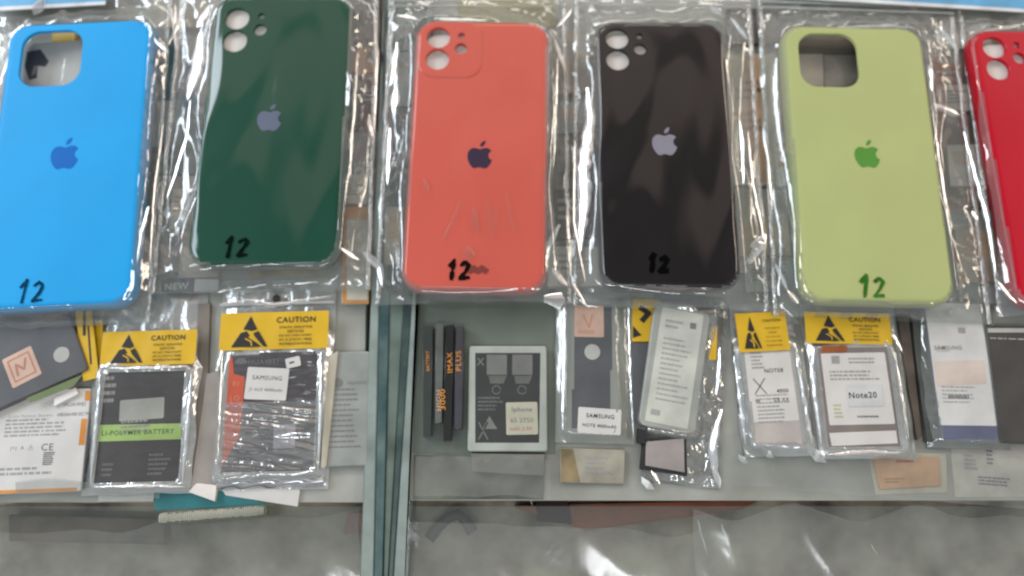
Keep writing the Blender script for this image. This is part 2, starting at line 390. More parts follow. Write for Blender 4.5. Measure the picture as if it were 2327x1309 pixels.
CZ = 0.0085      # the cases lie on packs and on their own bags
CH = 0.0095
def silicone(n, c, coat, cb, rough=0.5, cs=(26, 8, 10), c2=None):
    return mat(n, c, rough, mottle=0.03, msc=25, bump=0.06, bsc=1500, coat=coat, crough=0.07, cbump=cb, cscale=cs, c2=c2, spec=0.22)
cases = [
 dict(n='blue', q=[(2, 46), (342, 50), (306, 700), (-42, 700)], m=silicone('sky_blue_silicone', (22, 156, 222), .02, .002), hole='sq', logo=((147, 352), 62, (0, 100, 184)),
      label='sky blue phone case with square camera cutout, leftmost in the row', bag=[(-60, -30), (398, -30), (345, 745), (-110, 745)], hand=(70, 661, '12', (14, 62, 96))),
 dict(n='green', q=[(486, -14), (803, -12), (768, 608), (424, 602)], m=silicone('dark_green_silicone', (0, 66, 48), .95, .012, .4), hole='ci', logo=((612, 270), 55, (98, 104, 124)),
      label='dark green glossy phone case with grey fruit logo', bag=[(405, -60), (862, -60), (850, 668), (352, 660)], hand=(537, 560, '12', (4, 22, 20))),
 dict(n='orange', q=[(948, 44), (1250, 48), (1240, 664), (908, 660)], m=silicone('coral_silicone', (198, 88, 74), .6, .004, .5), hole='ci', logo=((1090, 354), 55, (54, 42, 62)),
      label='coral orange phone case with raised camera bump and dark logo', bag=[(872, -8), (1300, -8), (1290, 692), (862, 692)], hand=(1042, 612, '12', (20, 14, 14))),
 dict(n='black', q=[(1350, 46), (1645, 48), (1690, 660), (1364, 655)], m=silicone('black_silicone', (14, 9, 10), 1.0, .014, .35), hole='ci', logo=((1510, 324), 56, (132, 130, 142)),
      label='glossy black phone case with pale grey logo', bag=[(1304, -8), (1716, -8), (1738, 705), (1296, 700)], hand=(1496, 598, '12', (3, 3, 4))),
 dict(n='lime', q=[(1778, 58), (2102, 58), (2167, 690), (1824, 690)], m=silicone('pale_green_silicone', (172, 180, 120), .10, .003), hole='sq', logo=((1970, 352), 56, (84, 140, 56)),
      label='pale lime green phone case with square camera cutout', bag=[(1722, 2), (2176, 2), (2238, 730), (1748, 725)], hand=(1982, 650, '12', (58, 118, 40))),
 dict(n='red', q=[(2196, 64), (2500, 66), (2650, 700), (2320, 700)], m=silicone('crimson_silicone', (184, 2, 34), .35, .003, .35), hole='ci', logo=None,
      label='crimson red phone case cut off at the right edge of the row', bag=[(2184, 2), (2600, 2), (2760, 730), (2244, 725)], hand=None),
]
rnd0 = random.Random(5); HW = dict(blue=.0014, green=.0019, orange=.0021, black=.0026, lime=.0019)
DIG = {'1': [[(-.28, .18), (.05, .5), (.02, .1), (-.05, -.5)]], '2': [[(-.3, .3), (0, .5), (.28, .3), (.1, -.05), (-.3, -.48)], [(-.3, -.45), (.35, -.42)]]}
def hook_logo(fr, px, py, wpx, z, mt, rotd, parent):
    cx, cy = fr.loc(px, py, z); s = wpx*0.000238
    b = MB()
    for pl in (APPLE, LEAF):
        c, n = math.cos(rotd), math.sin(rotd)
        b.poly([(cx + (x*c - y*n)*s, cy + (x*n + y*c)*s) for x, y in pl], z, mt)
    return b.build('logo', parent)
for i, c in enumerate(cases):
    fr = Fr(*c['q'], z=CZ + CH); root = thing('phone_case', fr, c['label'], 'phone case', 'phone cases in clear bags', CZ)
    w, h = fr.w, fr.h; k = w/0.0725
    if c['hole'] == 'sq':
        s = .0305*k; holes = [rrect(s, s*1.02, .009*k, 8, -w/2 + (.0076*k) + s/2, h/2 - .0052*k - s/2)]
    else:
        cx, cy = -w/2, h/2
        if c['n'] == 'green': cy += -.003*k
        holes = [circle(cx + .0125*k, cy - .0115*k, .0064*k), circle(cx + .0125*k, cy - .0247*k, .0064*k), circle(cx + .0250*k, cy - .0100*k, .0019*k, 14), circle(cx + .0250*k, cy - .0180*k, .0034*k, 18)]
    body = case_mesh(w, h, CH, holes, c['m'], 'shell', root)
    b = MB()
    if c['hole'] == 'ci':
        b.slab(rrect(w*.86, h*.9, .008), CH - .0042, CH - .0030, mat('white_lining', (214, 208, 202), .8, mottle=.05)); b.build('lining', root)
    else:   # rim lip round the square cutout and the open tray below
        pass
    if c['n'] == 'orange':
        s = .0345*k; hx, hy = -w/2 + .0195*k, h/2 - .0185*k
        bm = bmesh.new(); rr = []
        for ins, z in ((0, CH - .0001), (.0003, CH + .0003), (.0009, CH + .0005)):
            rr.append([bm.verts.new((x, y, z)) for x, y in rrect(s - 2*ins, s - 2*ins, .009*k, 8, hx, hy)])
        for a, q in zip(rr, rr[1:]):
            for t in range(len(a)): bm.faces.new((a[t], a[(t+1) % len(a)], q[(t+1) % len(a)], q[t])).smooth = True
        es = [bm.edges.get((rr[-1][t], rr[-1][(t+1) % len(rr[-1])])) for t in range(len(rr[-1]))]
        for pts in holes:
            v = [bm.verts.new((x, y, CH + .0005)) for x, y in pts]; es += [bm.edges.new((v[t], v[(t+1) % len(v)])) for t in range(len(v))]
        bmesh.ops.triangle_fill(bm, edges=es, use_beauty=True, normal=(0, 0, 1)); bmesh.ops.recalc_face_normals(bm, faces=bm.faces)
        me = bpy.data.meshes.new('camera_bump'); bm.to_mesh(me); bm.free(); me.materials.append(c['m']); o = bpy.data.objects.new('camera_bump', me); COL.objects.link(o); o.parent = root
    if c['n'] == 'blue':
        b = MB(); b.slab([(w/2 - .0002, h/2 - .021), (w/2 + .0003, h/2 - .021), (w/2 + .0003, h/2 - .030), (w/2 - .0002, h/2 - .030)], CH*.35, CH*.6, mat('deep_blue', (12, 80, 130), .5), .0001); b.build('side_button', root)
    if c['logo']:
        (lx, ly), lw, lc = c['logo']
        o = hook_logo(fr, lx, ly, lw, CH + .00012, mat('logo_%s' % c['n'], lc, .6, mottle=.04, spec=.2), 0, root); o.location.z = 0
        # correct the height offset of the frame (frame plane is the case's top)
        cxy = fr.loc(lx, ly); ex = fr.loc(lx, ly, CH + .00012); o.location.x = cxy[0] - ex[0]; o.location.y = cxy[1] - ex[1]
    # the clear bag round it
    bf = Fr(*c['bag'], z=CZ - .002)
    names = {'blue': 'sky blue', 'green': 'dark green', 'orange': 'coral', 'black': 'black', 'lime': 'lime green', 'red': 'crimson'}
    bag = thing('clear_bag', bf, 'clear glossy resealable bag holding the %s phone case' % names[c['n']], 'plastic bag', 'clear bags of phone cases', CZ - .002)
    film('front_film', bag, bf, fr, CH + .0015, F_clear, i*1.7 + 1, amp=0.0021, rad=.0115*k, fall=.011)
    b = MB(); b.poly([(-bf.w/2, -bf.h/2), (bf.w/2, -bf.h/2), (bf.w/2, bf.h/2), (-bf.w/2, bf.h/2)], 0.0001, film_mat('back_film', .06, .04)); b.build('back_film', bag)
    if c['n'] != 'green':
        b = MB(); yz = bf.h/2 - .0055; nseg = 70; zm = film_mat('zip_ridge', .45, .2, rough=.12)
        b.slab([(-bf.w*.49, yz), (bf.w*.49, yz), (bf.w*.49, yz + .0012), (-bf.w*.49, yz + .0012)], .0030, .0038, zm, .0002)
        b.slab([(-bf.w*.49, yz - .004), (bf.w*.49, yz - .004), (bf.w*.49, yz - .0032), (-bf.w*.49, yz - .0032)], .0030, .0038, zm, .0002)
        for t in range(nseg):
            x = bf.w*.98*(t/nseg - .5); b.poly([(x, yz + .0016), (x + .0005, yz + .0016), (x + .0005, yz + .0042), (x, yz + .0042)], .0036, zm)
        b.build('zip_strip', bag)
    for sx in (-1, 1):   # welded side seam
        b = MB(); x = sx*(bf.w/2 - .0022); pts = []
        for t in range(41):
            y = bf.h*(t/40 - .5); pts.append((x + .0006*noise.noise(Vector((y*50, sx*5, i))), y))
        vs, fs = [], []
        for t, (x_, y_) in enumerate(pts):
            z_ = .0022 + .0015*noise.noise(Vector((y_*70, sx*3 + i, 9))); vs += [(x_ - .0012, y_, z_ - .0008), (x_, y_, z_ + .0006), (x_ + .0012, y_, z_ - .0008)]
        for t in range(40):
            for q in (0, 1): fs.append((t*3+q, t*3+q+1, t*3+q+4, t*3+q+3))
        b.add(vs, fs, film_mat('seam_film', .22, .3, rough=.12, bump=.002, scale=(300, 260, 90)), True); b.build('seam', bag)
    if c['hand']:
        hx, hy, s, hc = c['hand']; b = MB(); zt = .002 + CH + .0004
        x0, y0 = bf.loc(hx, hy, zt); sc = {'blue': .0115, 'green': .0105, 'orange': .0100, 'black': .0088, 'lime': .0112}[c['n']]; mk = mat('marker_%s' % c['n'], hc, .8, mottle=.25, msc=300, spec=.05)
        for di, ch in enumerate(s):
            for st in DIG[ch]: b.hand([(x0 + (x*.75 + di*.72 - .36 + y*.10)*sc*.9 + rnd0.uniform(-.0003, .0003), y0 + y*sc*(1.1 if ch == '1' else .95) - di*.0006) for x, y in st], HW[c['n']], zt + di*4e-5, mk, rnd0)
        if c['n'] == 'orange':
            b.stroke([(x0 + .006 + t*.0022, y0 + (.0007 if t % 2 else -.0009)) for t in range(5)], .0030, zt, mat('smudged_ink', (128, 48, 38), .5))
        b.build('marker_number', bag)

# bright folds in the bags' film: facets added for the glare streaks, each aimed from lamp to camera
F_glare = film_mat('glare_fold', .25, .60, rough=.22, bump=.0003, scale=(200, 60, 90))
LAMPS = {'w': Vector((-1.5, .75, .95)), 'o': Vector((1.55, .70, .95)), 't': Vector((.1, 1.75, 1.35))}
def folds(bag, rows, zl=.0160):
    """one child mesh per glare streak: (polyline in source pixels, width in pixels, lamp)"""
    o_, a_ = Vector(bag.location), bag.rotation_euler.z; Mi = Matrix.Rotation(-a_, 3, 'Z')
    for r_i, (pl, wd, lk) in enumerate(rows):
        pts = []
        for (x0, y0), (x1, y1) in zip(pl, pl[1:]):
            n = max(2, int(math.hypot(x1-x0, y1-y0)/10))
            pts += [P(x0 + (x1-x0)*t/n, y0 + (y1-y0)*t/n, zl) for t in range(n)]
        pts.append(P(*pl[-1], zl)); N_ = len(pts); vs, fs = [], []
        for t, p in enumerate(pts):
            tn = (pts[min(t+1, N_-1)] - pts[max(t-1, 0)]).normalized()
            n = ((CAM - p).normalized() + (LAMPS[lk] - p).normalized()).normalized()
            cr = tn.cross(n).normalized(); u = t/(N_-1)
            wv = wd*.00046*(math.sin(math.pi*min(1, max(.03, u)))**.6 + .08)*(1 + .5*noise.noise(Vector((t*.6, r_i*3.1, wd)))); p = p + tn.cross(Vector((0, 0, 1)))*.0005*noise.noise(Vector((t*.45, r_i, 4)))
            for k, f in enumerate((-1, -.7, .7, 1)):
                q = p + cr*wv*f*.5 - n*(wv*.06 if abs(f) == 1 else 0); vs.append(Mi @ (q - o_))
        for t in range(N_-1):
            for k in range(3): fs.append((t*4+k, t*4+k+1, t*4+k+5, t*4+k+4))
        b = MB(); b.add(vs, fs, F_glare, True); b.build('fold', bag)
BAGS = {o['label'].split('holding the ')[1].replace(' phone case', ''): o for o in COL.objects if o.name.startswith('clear_bag')}
folds(BAGS['sky blue'], [([(100, -8), (78, 34)], 11, 't'), ([(338, 470), (322, 520), (306, 612)], 9, 'w'), ([(384, 100), (404, 60), (398, 8)], 5, 'o'), ([(330, 72), (384, 118)], 6, 'w'), ([(372, 280), (352, 420), (340, 600)], 3, 'o'), ([(392, 20), (402, 118)], 4, 'o'), ([(360, 60), (388, 40)], 5, 'w')])
folds(BAGS['dark green'], [([(476, 12), (448, 62)], 12, 'w'), ([(456, 74), (447, 150), (425, 226)], 19, 'w'), ([(432, 228), (424, 310), (390, 420), (378, 452)], 5, 'w'), ([(814, 84), (798, 92), (790, 150), (778, 300), (776, 412)], 4, 'w'), ([(814, 120), (806, 240), (796, 400), (778, 415)], 4, 'o'), ([(826, 572), (862, 606), (868, 652)], 10, 'w'), ([(430, 606), (480, 594), (556, 600)], 6, 'w'), ([(815, 590), (770, 560)], 6, 'o'), ([(850, 20), (858, 130), (850, 300)], 4, 'o'), ([(770, 480), (764, 560)], 4, 'w'), ([(840, 260), (846, 310)], 8, 'o')])
folds(BAGS['coral'], [([(902, 96), (894, 160), (886, 196)], 9, 'w'), ([(900, 200), (892, 256)], 13, 'w'), ([(886, 290), (880, 420)], 7, 'w'), ([(1268, 130), (1262, 300), (1258, 380)], 4, 'o'), ([(1246, 80), (1244, 200), (1240, 420), (1236, 520)], 5, 'o'), ([(1272, 510), (1246, 560), (1236, 640)], 10, 'o'), ([(1236, 678), (1284, 684)], 20, 'w'), ([(985, 42), (1110, 46)], 7, 't'), ([(906, 36), (958, 48)], 6, 'o'), ([(1256, 610), (1290, 650)], 9, 'o'), ([(1266, 60), (1300, 20)], 6, 'w'), ([(1262, 90), (1286, 160)], 5, 'o')])
folds(BAGS['black'], [([(1334, 200), (1340, 270), (1324, 380), (1328, 440), (1318, 570)], 18, 'w'), ([(1344, 46), (1366, 50)], 10, 'w'), ([(1306, 320), (1304, 500), (1330, 640)], 4, 'o'), ([(1700, 300), (1712, 420), (1740, 560)], 5, 'o'), ([(1682, 270), (1690, 420)], 6, 'w'), ([(1706, 560), (1740, 540), (1700, 600)], 12, 'o'), ([(1660, 40), (1700, 90)], 6, 'w'), ([(1612, 12), (1640, 34)], 6, 'w'), ([(1300, 640), (1330, 690)], 5, 'o')])
folds(BAGS['lime green'], [([(1900, 62), (2020, 58), (2080, 64)], 5, 't'), ([(2112, 146), (2117, 208)], 8, 'w'), ([(2118, 240), (2140, 400), (2164, 560)], 4, 'o'), ([(2120, 236), (2180, 262)], 9, 't'), ([(2136, 60), (2178, 120)], 5, 'w'), ([(1742, 330), (1756, 480)], 4, 'o'), ([(1790, 660), (1816, 690)], 8, 'o'), ([(2120, 80), (2150, 84)], 6, 'w'), ([(1762, 600), (1790, 660)], 5, 'w')])
folds(BAGS['crimson'], [([(2190, 300), (2206, 360), (2244, 500), (2262, 620)], 6, 'w'), ([(2210, 480), (2222, 498)], 14, 'o'), ([(2268, 640), (2310, 690)], 7, 'o'), ([(2236, 70), (2320, 56)], 6, 't'), ([(2276, 290), (2286, 306)], 6, 'w')])

# ------------------------------------------------------------------ packs
rnd = random.Random(3)
def battery(q, label, wrap, z0=.001, th=.0045, group='phone batteries on the shelf', rad=.0015, cat='phone battery'):
    fr = Fr(*q, z=z0 + th); root = thing('phone_battery', fr, label, cat, group, z0)
    b = MB(); b.slab(rrect(fr.w, fr.h, rad, 4), 0, th, wrap, .0008); b.build('cell', root)
    return fr, root, th
def sticker(name, root, fr, q, th, m, lines=(), lift=.00012, r=.0008, label=None, extra=None):
    """a printed label: lines = (text, px, py, height px, material, bold, width px)"""
    sf = Fr(*q, z=fr.z); cx, cy, a = fr.rel(sf)
    b = MB(); b.slab(rrect(sf.w, sf.h, r, 3, cx, cy, a), th - .0001, th + lift, m, .00005)
    for t in lines:
        x, y = fr.loc(t[1], t[2]); b.text(t[0], x, y, t[3]*.00024, th + lift + .00006, t[4], rot=a + (t[7] if len(t) > 7 else 0), bold=t[5], maxw=t[6]*.00024 if t[6] else None)
    if extra: extra(b, sf, cx, cy, a, th + lift + .00006)
    o = b.build(name, root)
    if label: o['label'] = label
    return o
def sub(cx, cy, a, w, h, u, v):
    x, y = (u - .5)*w, (.5 - v)*h; c, n = math.cos(a), math.sin(a); return (cx + x*c - y*n, cy + x*n + y*c)
def esd_extra(b, sf, cx, cy, a, z):
    """triangle sign with a crossed hand, and the warning lines"""
    w, h = sf.w, sf.h; g = lambda u, v: sub(cx, cy, a, w, h, u, v)
    ux = .28; k = min(1.0, (h/w)/.36)
    tri = lambda pts: b.poly([g(ux + u*k, v) for u, v in pts], z, M_ink)
    tri([(0, .10), (.066, .45), (.02, .50), (-.066, .45)])
    tri([(-.086, .54), (-.03, .50), (.0, .62), (-.02, .66), (.06, .80), (.11, .92), (-.17, .92)])
    tri([(.078, .50), (.17, .92), (.135, .92), (.05, .66), (.03, .56)])
    b.stroke([g(ux - .04*k, .70), g(ux + .015*k, .78), g(ux + .02*k, .88)], h*.03, z + .00004, M_yellow)
    x, y = g(.70, .22); b.text('CAUTION', x, y, h*.16, z, M_ink, rot=a, bold=True, maxw=w*.36)
    for k, t in enumerate(('STATIC SENSITIVE', 'DEVICES', 'DO NOT OPEN EXCEPT', 'AT A STATIC FREE', 'WORKSTATION')):
        x, y = g(.70, .42 + k*.11); b.text(t, x, y, h*.062, z, M_ink, rot=a, bold=True, maxw=w*(.15 if k == 1 else .30))
def caution(root, fr, q, th, dz=.0005):
    sf = Fr(*q, z=fr.z + th); cx, cy, a = fr.rel(sf)
    b = MB(); n = 24; vs, fs = [], []
    for j in range(5):
        for i in range(n + 1):
            x, y = (i/n - .5)*sf.w, (.5 - j/4)*sf.h; z = th + .0002*math.sin(i*.9 + j)
            c, s = math.cos(a), math.sin(a); vs.append((cx + x*c - y*s, cy + x*s + y*c, z))
    for j in range(4):
        for i in range(n): k = j*(n+1) + i; fs.append((k, k+n+1, k+n+2, k+1))
    b.add(vs, fs, M_yellow, True)
    esd_extra(b, sf, cx, cy, a, th + .0004); return b.build('caution_label', root)
def bagof(q, label, inner, H, fm=None, sheet=None, z0=.0004, seed=1, amp=.0019, name='antistatic_bag', cat='antistatic bag', group='antistatic battery bags', fall=.008, hollow=True):
    fr = Fr(*q, z=z0); root = thing(name, fr, label, cat, group, z0)
    b = MB(); b.slab([(-fr.w/2, -fr.h/2), (fr.w/2, -fr.h/2), (fr.w/2, fr.h/2), (-fr.w/2, fr.h/2)], 0, .0003, sheet or M_silver, .0001); b.build('back_sheet', root)
    film('front_film', root, fr, inner, H, fm or F_esd, seed, z0=.0006, amp=amp, rad=.002, fall=fall, res=.0012, freq=1.15)
    return fr, root

# A dark battery tilted at far left under the blue case
fr, root, th = battery([(-230, 800), (138, 672), (208, 850), (-160, 985)], 'dark grey battery tilted under the blue case with pink stamp', M_dgrey, z0=.004, th=.004)
sticker('stamp', root, fr, [(3, 818), (70, 786), (96, 850), (30, 882)], th, M_pink, extra=lambda b, sf, cx, cy, a, z: (b.stroke([sub(cx, cy, a, sf.w, sf.h, u, v) for u, v in ((.15, .15), (.85, .15), (.85, .85), (.15, .85), (.15, .15))], .0008, z, M_pinkd), b.stroke([sub(cx, cy, a, sf.w, sf.h, u, v) for u, v in ((.3, .7), (.35, .35), (.55, .6), (.7, .3))], .0012, z, M_pinkd)))
b = MB(); x, y = fr.loc(140, 806); b.slab(circle(x, y, .0043), th, th + .0002, M_lgrey, .0001); b.build('sticker_dot', root)
b = MB(); b.poly(quad(fr, [(60, 905), (190, 850), (165, 880), (70, 915)]), th + .0001, mat('olive_smear', (110, 124, 80), .5)); b.build('printed_strip', root)
yf = Fr((147, 690), (182, 706), (238, 850), (206, 858), z=.0085)
yr = thing('caution_tape', yf, 'yellow caution tape edge folded beside the tilted dark battery', 'warning label', None, .0060)
b = MB(); b.slab([(-yf.w/2, -yf.h/2), (yf.w/2, -yf.h/2), (yf.w/2, yf.h/2), (-yf.w/2, yf.h/2)], 0, .0006, M_yellow, .0002)
b.stroke([(yf.w*.1, yf.h*.45), (-yf.w*.1, yf.h*.1)], .0016, .0007, M_ink); b.stroke([(yf.w*.2, yf.h*.2), (yf.w*.1, -yf.h*.3)], .001, .0007, M_ink); b.build('label', yr)
yf = Fr((212, 728), (231, 728), (229, 838), (206, 838), z=.0045)
yr = thing('caution_tape', yf, 'thin upright yellow tape sliver left of the first caution bag', 'warning label', None, .0035)
b = MB(); b.slab([(-yf.w/2, -yf.h/2), (yf.w/2, -yf.h/2), (yf.w/2, yf.h/2), (-yf.w/2, yf.h/2)], 0, .0006, M_yellow, .0002); b.build('label', yr)

# B white battery lower left
fr, root, th = battery([(-60, 905), (212, 868), (180, 1122), (-95, 1122)], 'white printed battery with amber border at lower left', M_white, z0=.0006, th=.0034)
def ex(b, sf, cx, cy, a, z):
    g = lambda u, v: sub(cx, cy, a, sf.w, sf.h, u, v)
    b.poly([g(.955, .02), g(1, .02), g(1, .12), g(.955, .12)], z, M_orange); b.poly([g(.945, .30), g(.995, .30), g(.995, .56), g(.945, .56)], z, M_orange)
    b.poly([g(0, .97), g(.97, .97), g(.97, 1), g(0, 1)], z, M_orange)
sticker('battery_label', root, fr, [(-58, 907), (211, 870), (179, 1120), (-93, 1120)], th, M_white, [
    ('HUAWEI', 170, 919, 11, M_ink2, True, 48), ('HB366481ECW', 168, 941, 8, M_ink2, True, 72), ('Li-ion Polymer Battery', 70, 946, 9, M_ink3, False, 96),
    ('(+)  A  ⚠', 50, 1018, 12, M_ink2, False, 50), ('CE', 108, 1016, 16, M_ink2, True, 26)], extra=lambda b, sf, cx, cy, a, z: (ex(b, sf, cx, cy, a, z),
    b.print_(-.012, .012, .022, .002, 5, z, M_ink3, rnd, .8, a), b.print_(-.012, -.013, .026, -.018, 2, z, M_ink3, rnd, .6, a), b.print_(.010, -.006, .016, -.013, 7, z, M_ink2, rnd, 1, a, .7), b.print_(-.018, -.024, -.013, -.029, 5, z, M_ink3, rnd, 1, a, .7)))
# crumpled white foil fold above it
b = MB(); ff = Fr((118, 905), (172, 876), (178, 898), (122, 926), z=.006); cr = thing('foil_scrap', ff, 'small bright white foil fold on the white battery', 'foil fold', None, .0045)
b.slab([(-ff.w/2, -ff.h/2), (ff.w/2, -ff.h*.3), (ff.w*.46, ff.h/2), (-ff.w*.4, ff.h*.4)], 0, .0015, mat('bright_foil', (236, 234, 230), .4), .0006); b.build('fold', cr)
df = Fr((190, 960), (212, 900), (205, 1112), (150, 1112), z=.003)
db = thing('dark_card', df, 'dark slanted card edge between white battery and caution bag', 'card', None, .001)
b = MB(); b.slab(quad(df, [(212, 905), (218, 905), (188, 1110), (152, 1110)]), 0, .0022, M_dgrey, .0003); b.build('sheet', db)

# C first caution bag
Cq = [(232, 842), (426, 838), (408, 1100), (208, 1102)]
bi = Fr(*Cq, z=.007)
bfr, broot = bagof([(238, 672), (474, 666), (440, 1122), (188, 1124)], 'silver antistatic bag with yellow caution label, left of the pair', bi, .0052, seed=11)
caution(broot, bfr, [(233, 753), (449, 750), (442, 830), (228, 830)], .0066)
fr, root, th = battery(Cq, 'black battery with pale green band inside left caution bag', M_batt, z0=.001, th=.005)
b = MB(); b.slab(quad(fr, [(214, 966), (414, 962), (412, 998), (212, 1004)]), th - .0001, th + .0001, M_green, .00005)
x, y = fr.loc(314, 982); b.text('LI-POLYMER BATTERY', x, y, .0032, th + .0002, mat('band_ink', (88, 112, 60), .5), bold=True, maxw=.038); b.build('green_band', root)
sticker('sticker', root, fr, [(272, 908), (374, 904), (372, 952), (272, 956)], th, mat('hazy_sticker', (150, 152, 144), .5), extra=lambda b, sf, cx, cy, a, z: b.print_(-.010, .004, .010, -.004, 3, z, M_grey, rnd, .8, a))
b = MB(); b.print_(-.022, .028, -.008, .012, 4, th + .0001, M_grey, rnd, .5); b.build('printing', root); b = MB(); b.print_(-.018, -.018, -.012, -.026, 3, th + .0001, mat('faint', (104, 104, 104), .5), rnd, .9); b.build('printing', root); b = MB(); b.print_(.006, -.014, .020, -.026, 5, th + .0001, MATS['faint'], rnd, .7); b.build('printing', root)
# top flap glints of C
# D second caution bag
Dq = [(514, 798), (726, 795), (716, 1076), (500, 1078)]
di = Fr(*Dq, z=.007)
bfr, broot = bagof([(498, 642), (774, 632), (738, 1116), (484, 1112)], 'largest silver antistatic bag with caution label and hang hole', di, .0052, seed=23)
caution(broot, bfr, [(500, 712), (750, 706), (742, 793), (500, 795)], .0066)
b = MB(); x, y = bfr.loc(628, 678, .004); b.slab(circle(x, y, .0022, 16), .0036, .0042, M_ink, .0001); b.build('hang_hole', broot)
x0, y0 = bfr.loc(500, 697, .003); x1, y1 = bfr.loc(760, 690, .003)
b = MB(); b.slab([(x0, y0), (x1, y1), (x1, y1 + .0018), (x0, y0 + .0018)], .0028, .0036, mat('white_zip', (190, 192, 188), .4), .0003); b.build('zip_strip', broot)
fr, root, th = battery(Dq, 'dark battery with rust orange side inside largest caution bag', M_battw, z0=.001, th=.005)
b = MB(); b.slab(quad(fr, [(516, 806), (528, 812), (532, 850), (556, 856), (552, 922), (545, 990), (505, 1060), (512, 930)]), th - .0001, th + .00015, M_rust, .00005)
for t, x, y in (('01', 536, 872), ('LO', 534, 905), ('10', 530, 960)):
    xx, yy = fr.loc(x, y); b.text(t, xx, yy, .0028, th + .0003, mat('rust_ink', (210, 130, 108), .5), bold=True)
b.build('orange_print', root)
b = MB(); x, y = fr.loc(590, 822); b.text('HUAWEI', x + .002, y, .0026, th + .0002, M_ink2, maxw=.016)
xx, yy = fr.loc(548, 824)
for k in range(8):
    a_ = R(20 + k*20); b.poly([(xx, yy - .001), (xx + .0034*math.cos(a_ - .12), yy - .001 + .0034*math.sin(a_ - .12)), (xx + .0036*math.cos(a_ + .12), yy - .001 + .0036*math.sin(a_ + .12))], th + .0002, M_ink2)
b.build('printing', root)
sticker('sticker', root, fr, [(563, 832), (658, 840), (650, 912), (556, 906)], th, M_white, [('SAMSUNG', 608, 859, 13, M_ink, False, 66), ('J1 ACE 4000mAh', 604, 887, 11, M_ink2, True, 74)], lift=.0005, label='white sticker with black brand word')
sticker('sticker', root, fr, [(648, 815), (680, 810), (686, 832), (652, 837)], th, M_white, lift=.0005, extra=lambda b, sf, cx, cy, a, z: b.print_(cx-.002, cy+.001, cx+.002, cy-.001, 1, z, M_ink, rnd, .8, a), label='small blank white sticker')
sticker('sticker', root, fr, [(622, 964), (670, 966), (672, 1020), (622, 1018)], th, mat('pale_tag', (168, 166, 176), .5), lift=.0004, extra=lambda b, sf, cx, cy, a, z: b.stroke([(cx, cy + .004), (cx + .002, cy - .001), (cx + .003, cy - .004)], .0005, z, M_ink2), label='pale upright tag')
# crumpled film band round lower half of D
wf = Fr((508, 915), (722, 910), (716, 1068), (504, 1070), z=.0065)
cx, cy, a = fr.rel(wf); vs, fs = [], []; nx, ny = 44, 60
for j in range(ny + 1):
    for i in range(nx + 1):
        x, y = (i/nx - .5)*wf.w, (.5 - j/ny)*wf.h
        r1 = 1 - 2*abs(noise.noise(Vector((x*30 + 2, y*210 + x*30, 7)))); r2 = noise.noise(Vector((x*120, y*300, 2)))
        vs.append((cx + x, cy + y, th + .0003 + .0010*max(0, r1) + .0003*r2))
for j in range(ny):
    for i in range(nx): k = j*(nx+1) + i; fs.append((k, k+nx+1, k+nx+2, k+1))
b = MB(); b.add(vs, fs, film_mat('crumpled_wrap', .10, .22, rough=.1, bump=.001), True); b.build('crumpled_wrap', root)
# bright folded hem of D
hf = Fr((492, 1084), (736, 1078), (734, 1110), (490, 1110), z=.004); cx, cy, a = bfr.rel(hf); vs, fs = [], []
for j in range(9):
    for i in range(31):
        x, y = (i/30 - .5)*hf.w, (.5 - j/8)*hf.h; vs.append((cx + x, cy + y, .0012 + .0028*math.sin(math.pi*j/8) + .0004*math.sin(i*.8 + j)))
for j in range(8):
    for i in range(30): k = j*31 + i; fs.append((k, k+31, k+32, k+1))
b = MB(); b.add(vs, fs, mat('bright_silver', (210, 212, 216), .16, metal=.85, mottle=.1), True); b.build('folded_hem', broot)

# cards and packs round C and D
def card(name, q, z0, z1, m, label, cat, pr=None, group=None, prm=None):
    
    f_ = Fr(*q, z=z1); r_ = thing(name, f_, label, cat, group, z0)
    b = MB(); b.slab(quad(f_, q), 0, z1 - z0, m, .0003); b.build('body', r_)
    if pr:
        b = MB()
        for (x0, y0, x1, y1, n, mm) in pr:
            a0, a1 = f_.loc(x0, y0), f_.loc(x1, y1); b.print_(a0[0], a0[1], a1[0], a1[1], n, z1 - z0 + .0002, mm, rnd, .85)
        b.build('printing', r_)
    return f_, r_
card('paper_card', [(470, 850), (498, 840), (488, 1105), (432, 1118)], .0005, .003, mat('pinkish_card', (158, 150, 142), .6), 'pinkish grey card slanting between the two caution bags', 'card')
card('paper_card', [(450, 690), (478, 690), (466, 1060), (432, 1100)], .0004, .0022, mat('brownish_card', (124, 116, 106), .5), 'dark brownish card edge right of the left caution bag', 'card')
card('paper_card', [(446, 1098), (492, 1102), (488, 1140), (428, 1118)], .0004, .0040, mat('bright_paper', (226, 220, 212), .6), 'bright cream paper corner between the caution bags', 'paper')
card('paper_card', [(500, 1104), (682, 1112), (676, 1152), (512, 1126)], .0003, .0016, M_white, 'white paper sheet sticking out under the largest caution bag', 'paper')
card('paper_card', [(226, 1112), (350, 1112), (348, 1140), (222, 1140)], .0003, .0016, mat('light_paper', (190, 190, 182), .6), 'light grey paper under the left caution bag', 'paper')
card('teal_card', [(350, 1118), (500, 1114), (610, 1148), (352, 1160)], .0002, .0012, M_teal, 'teal green card lying under the caution bags', 'card')
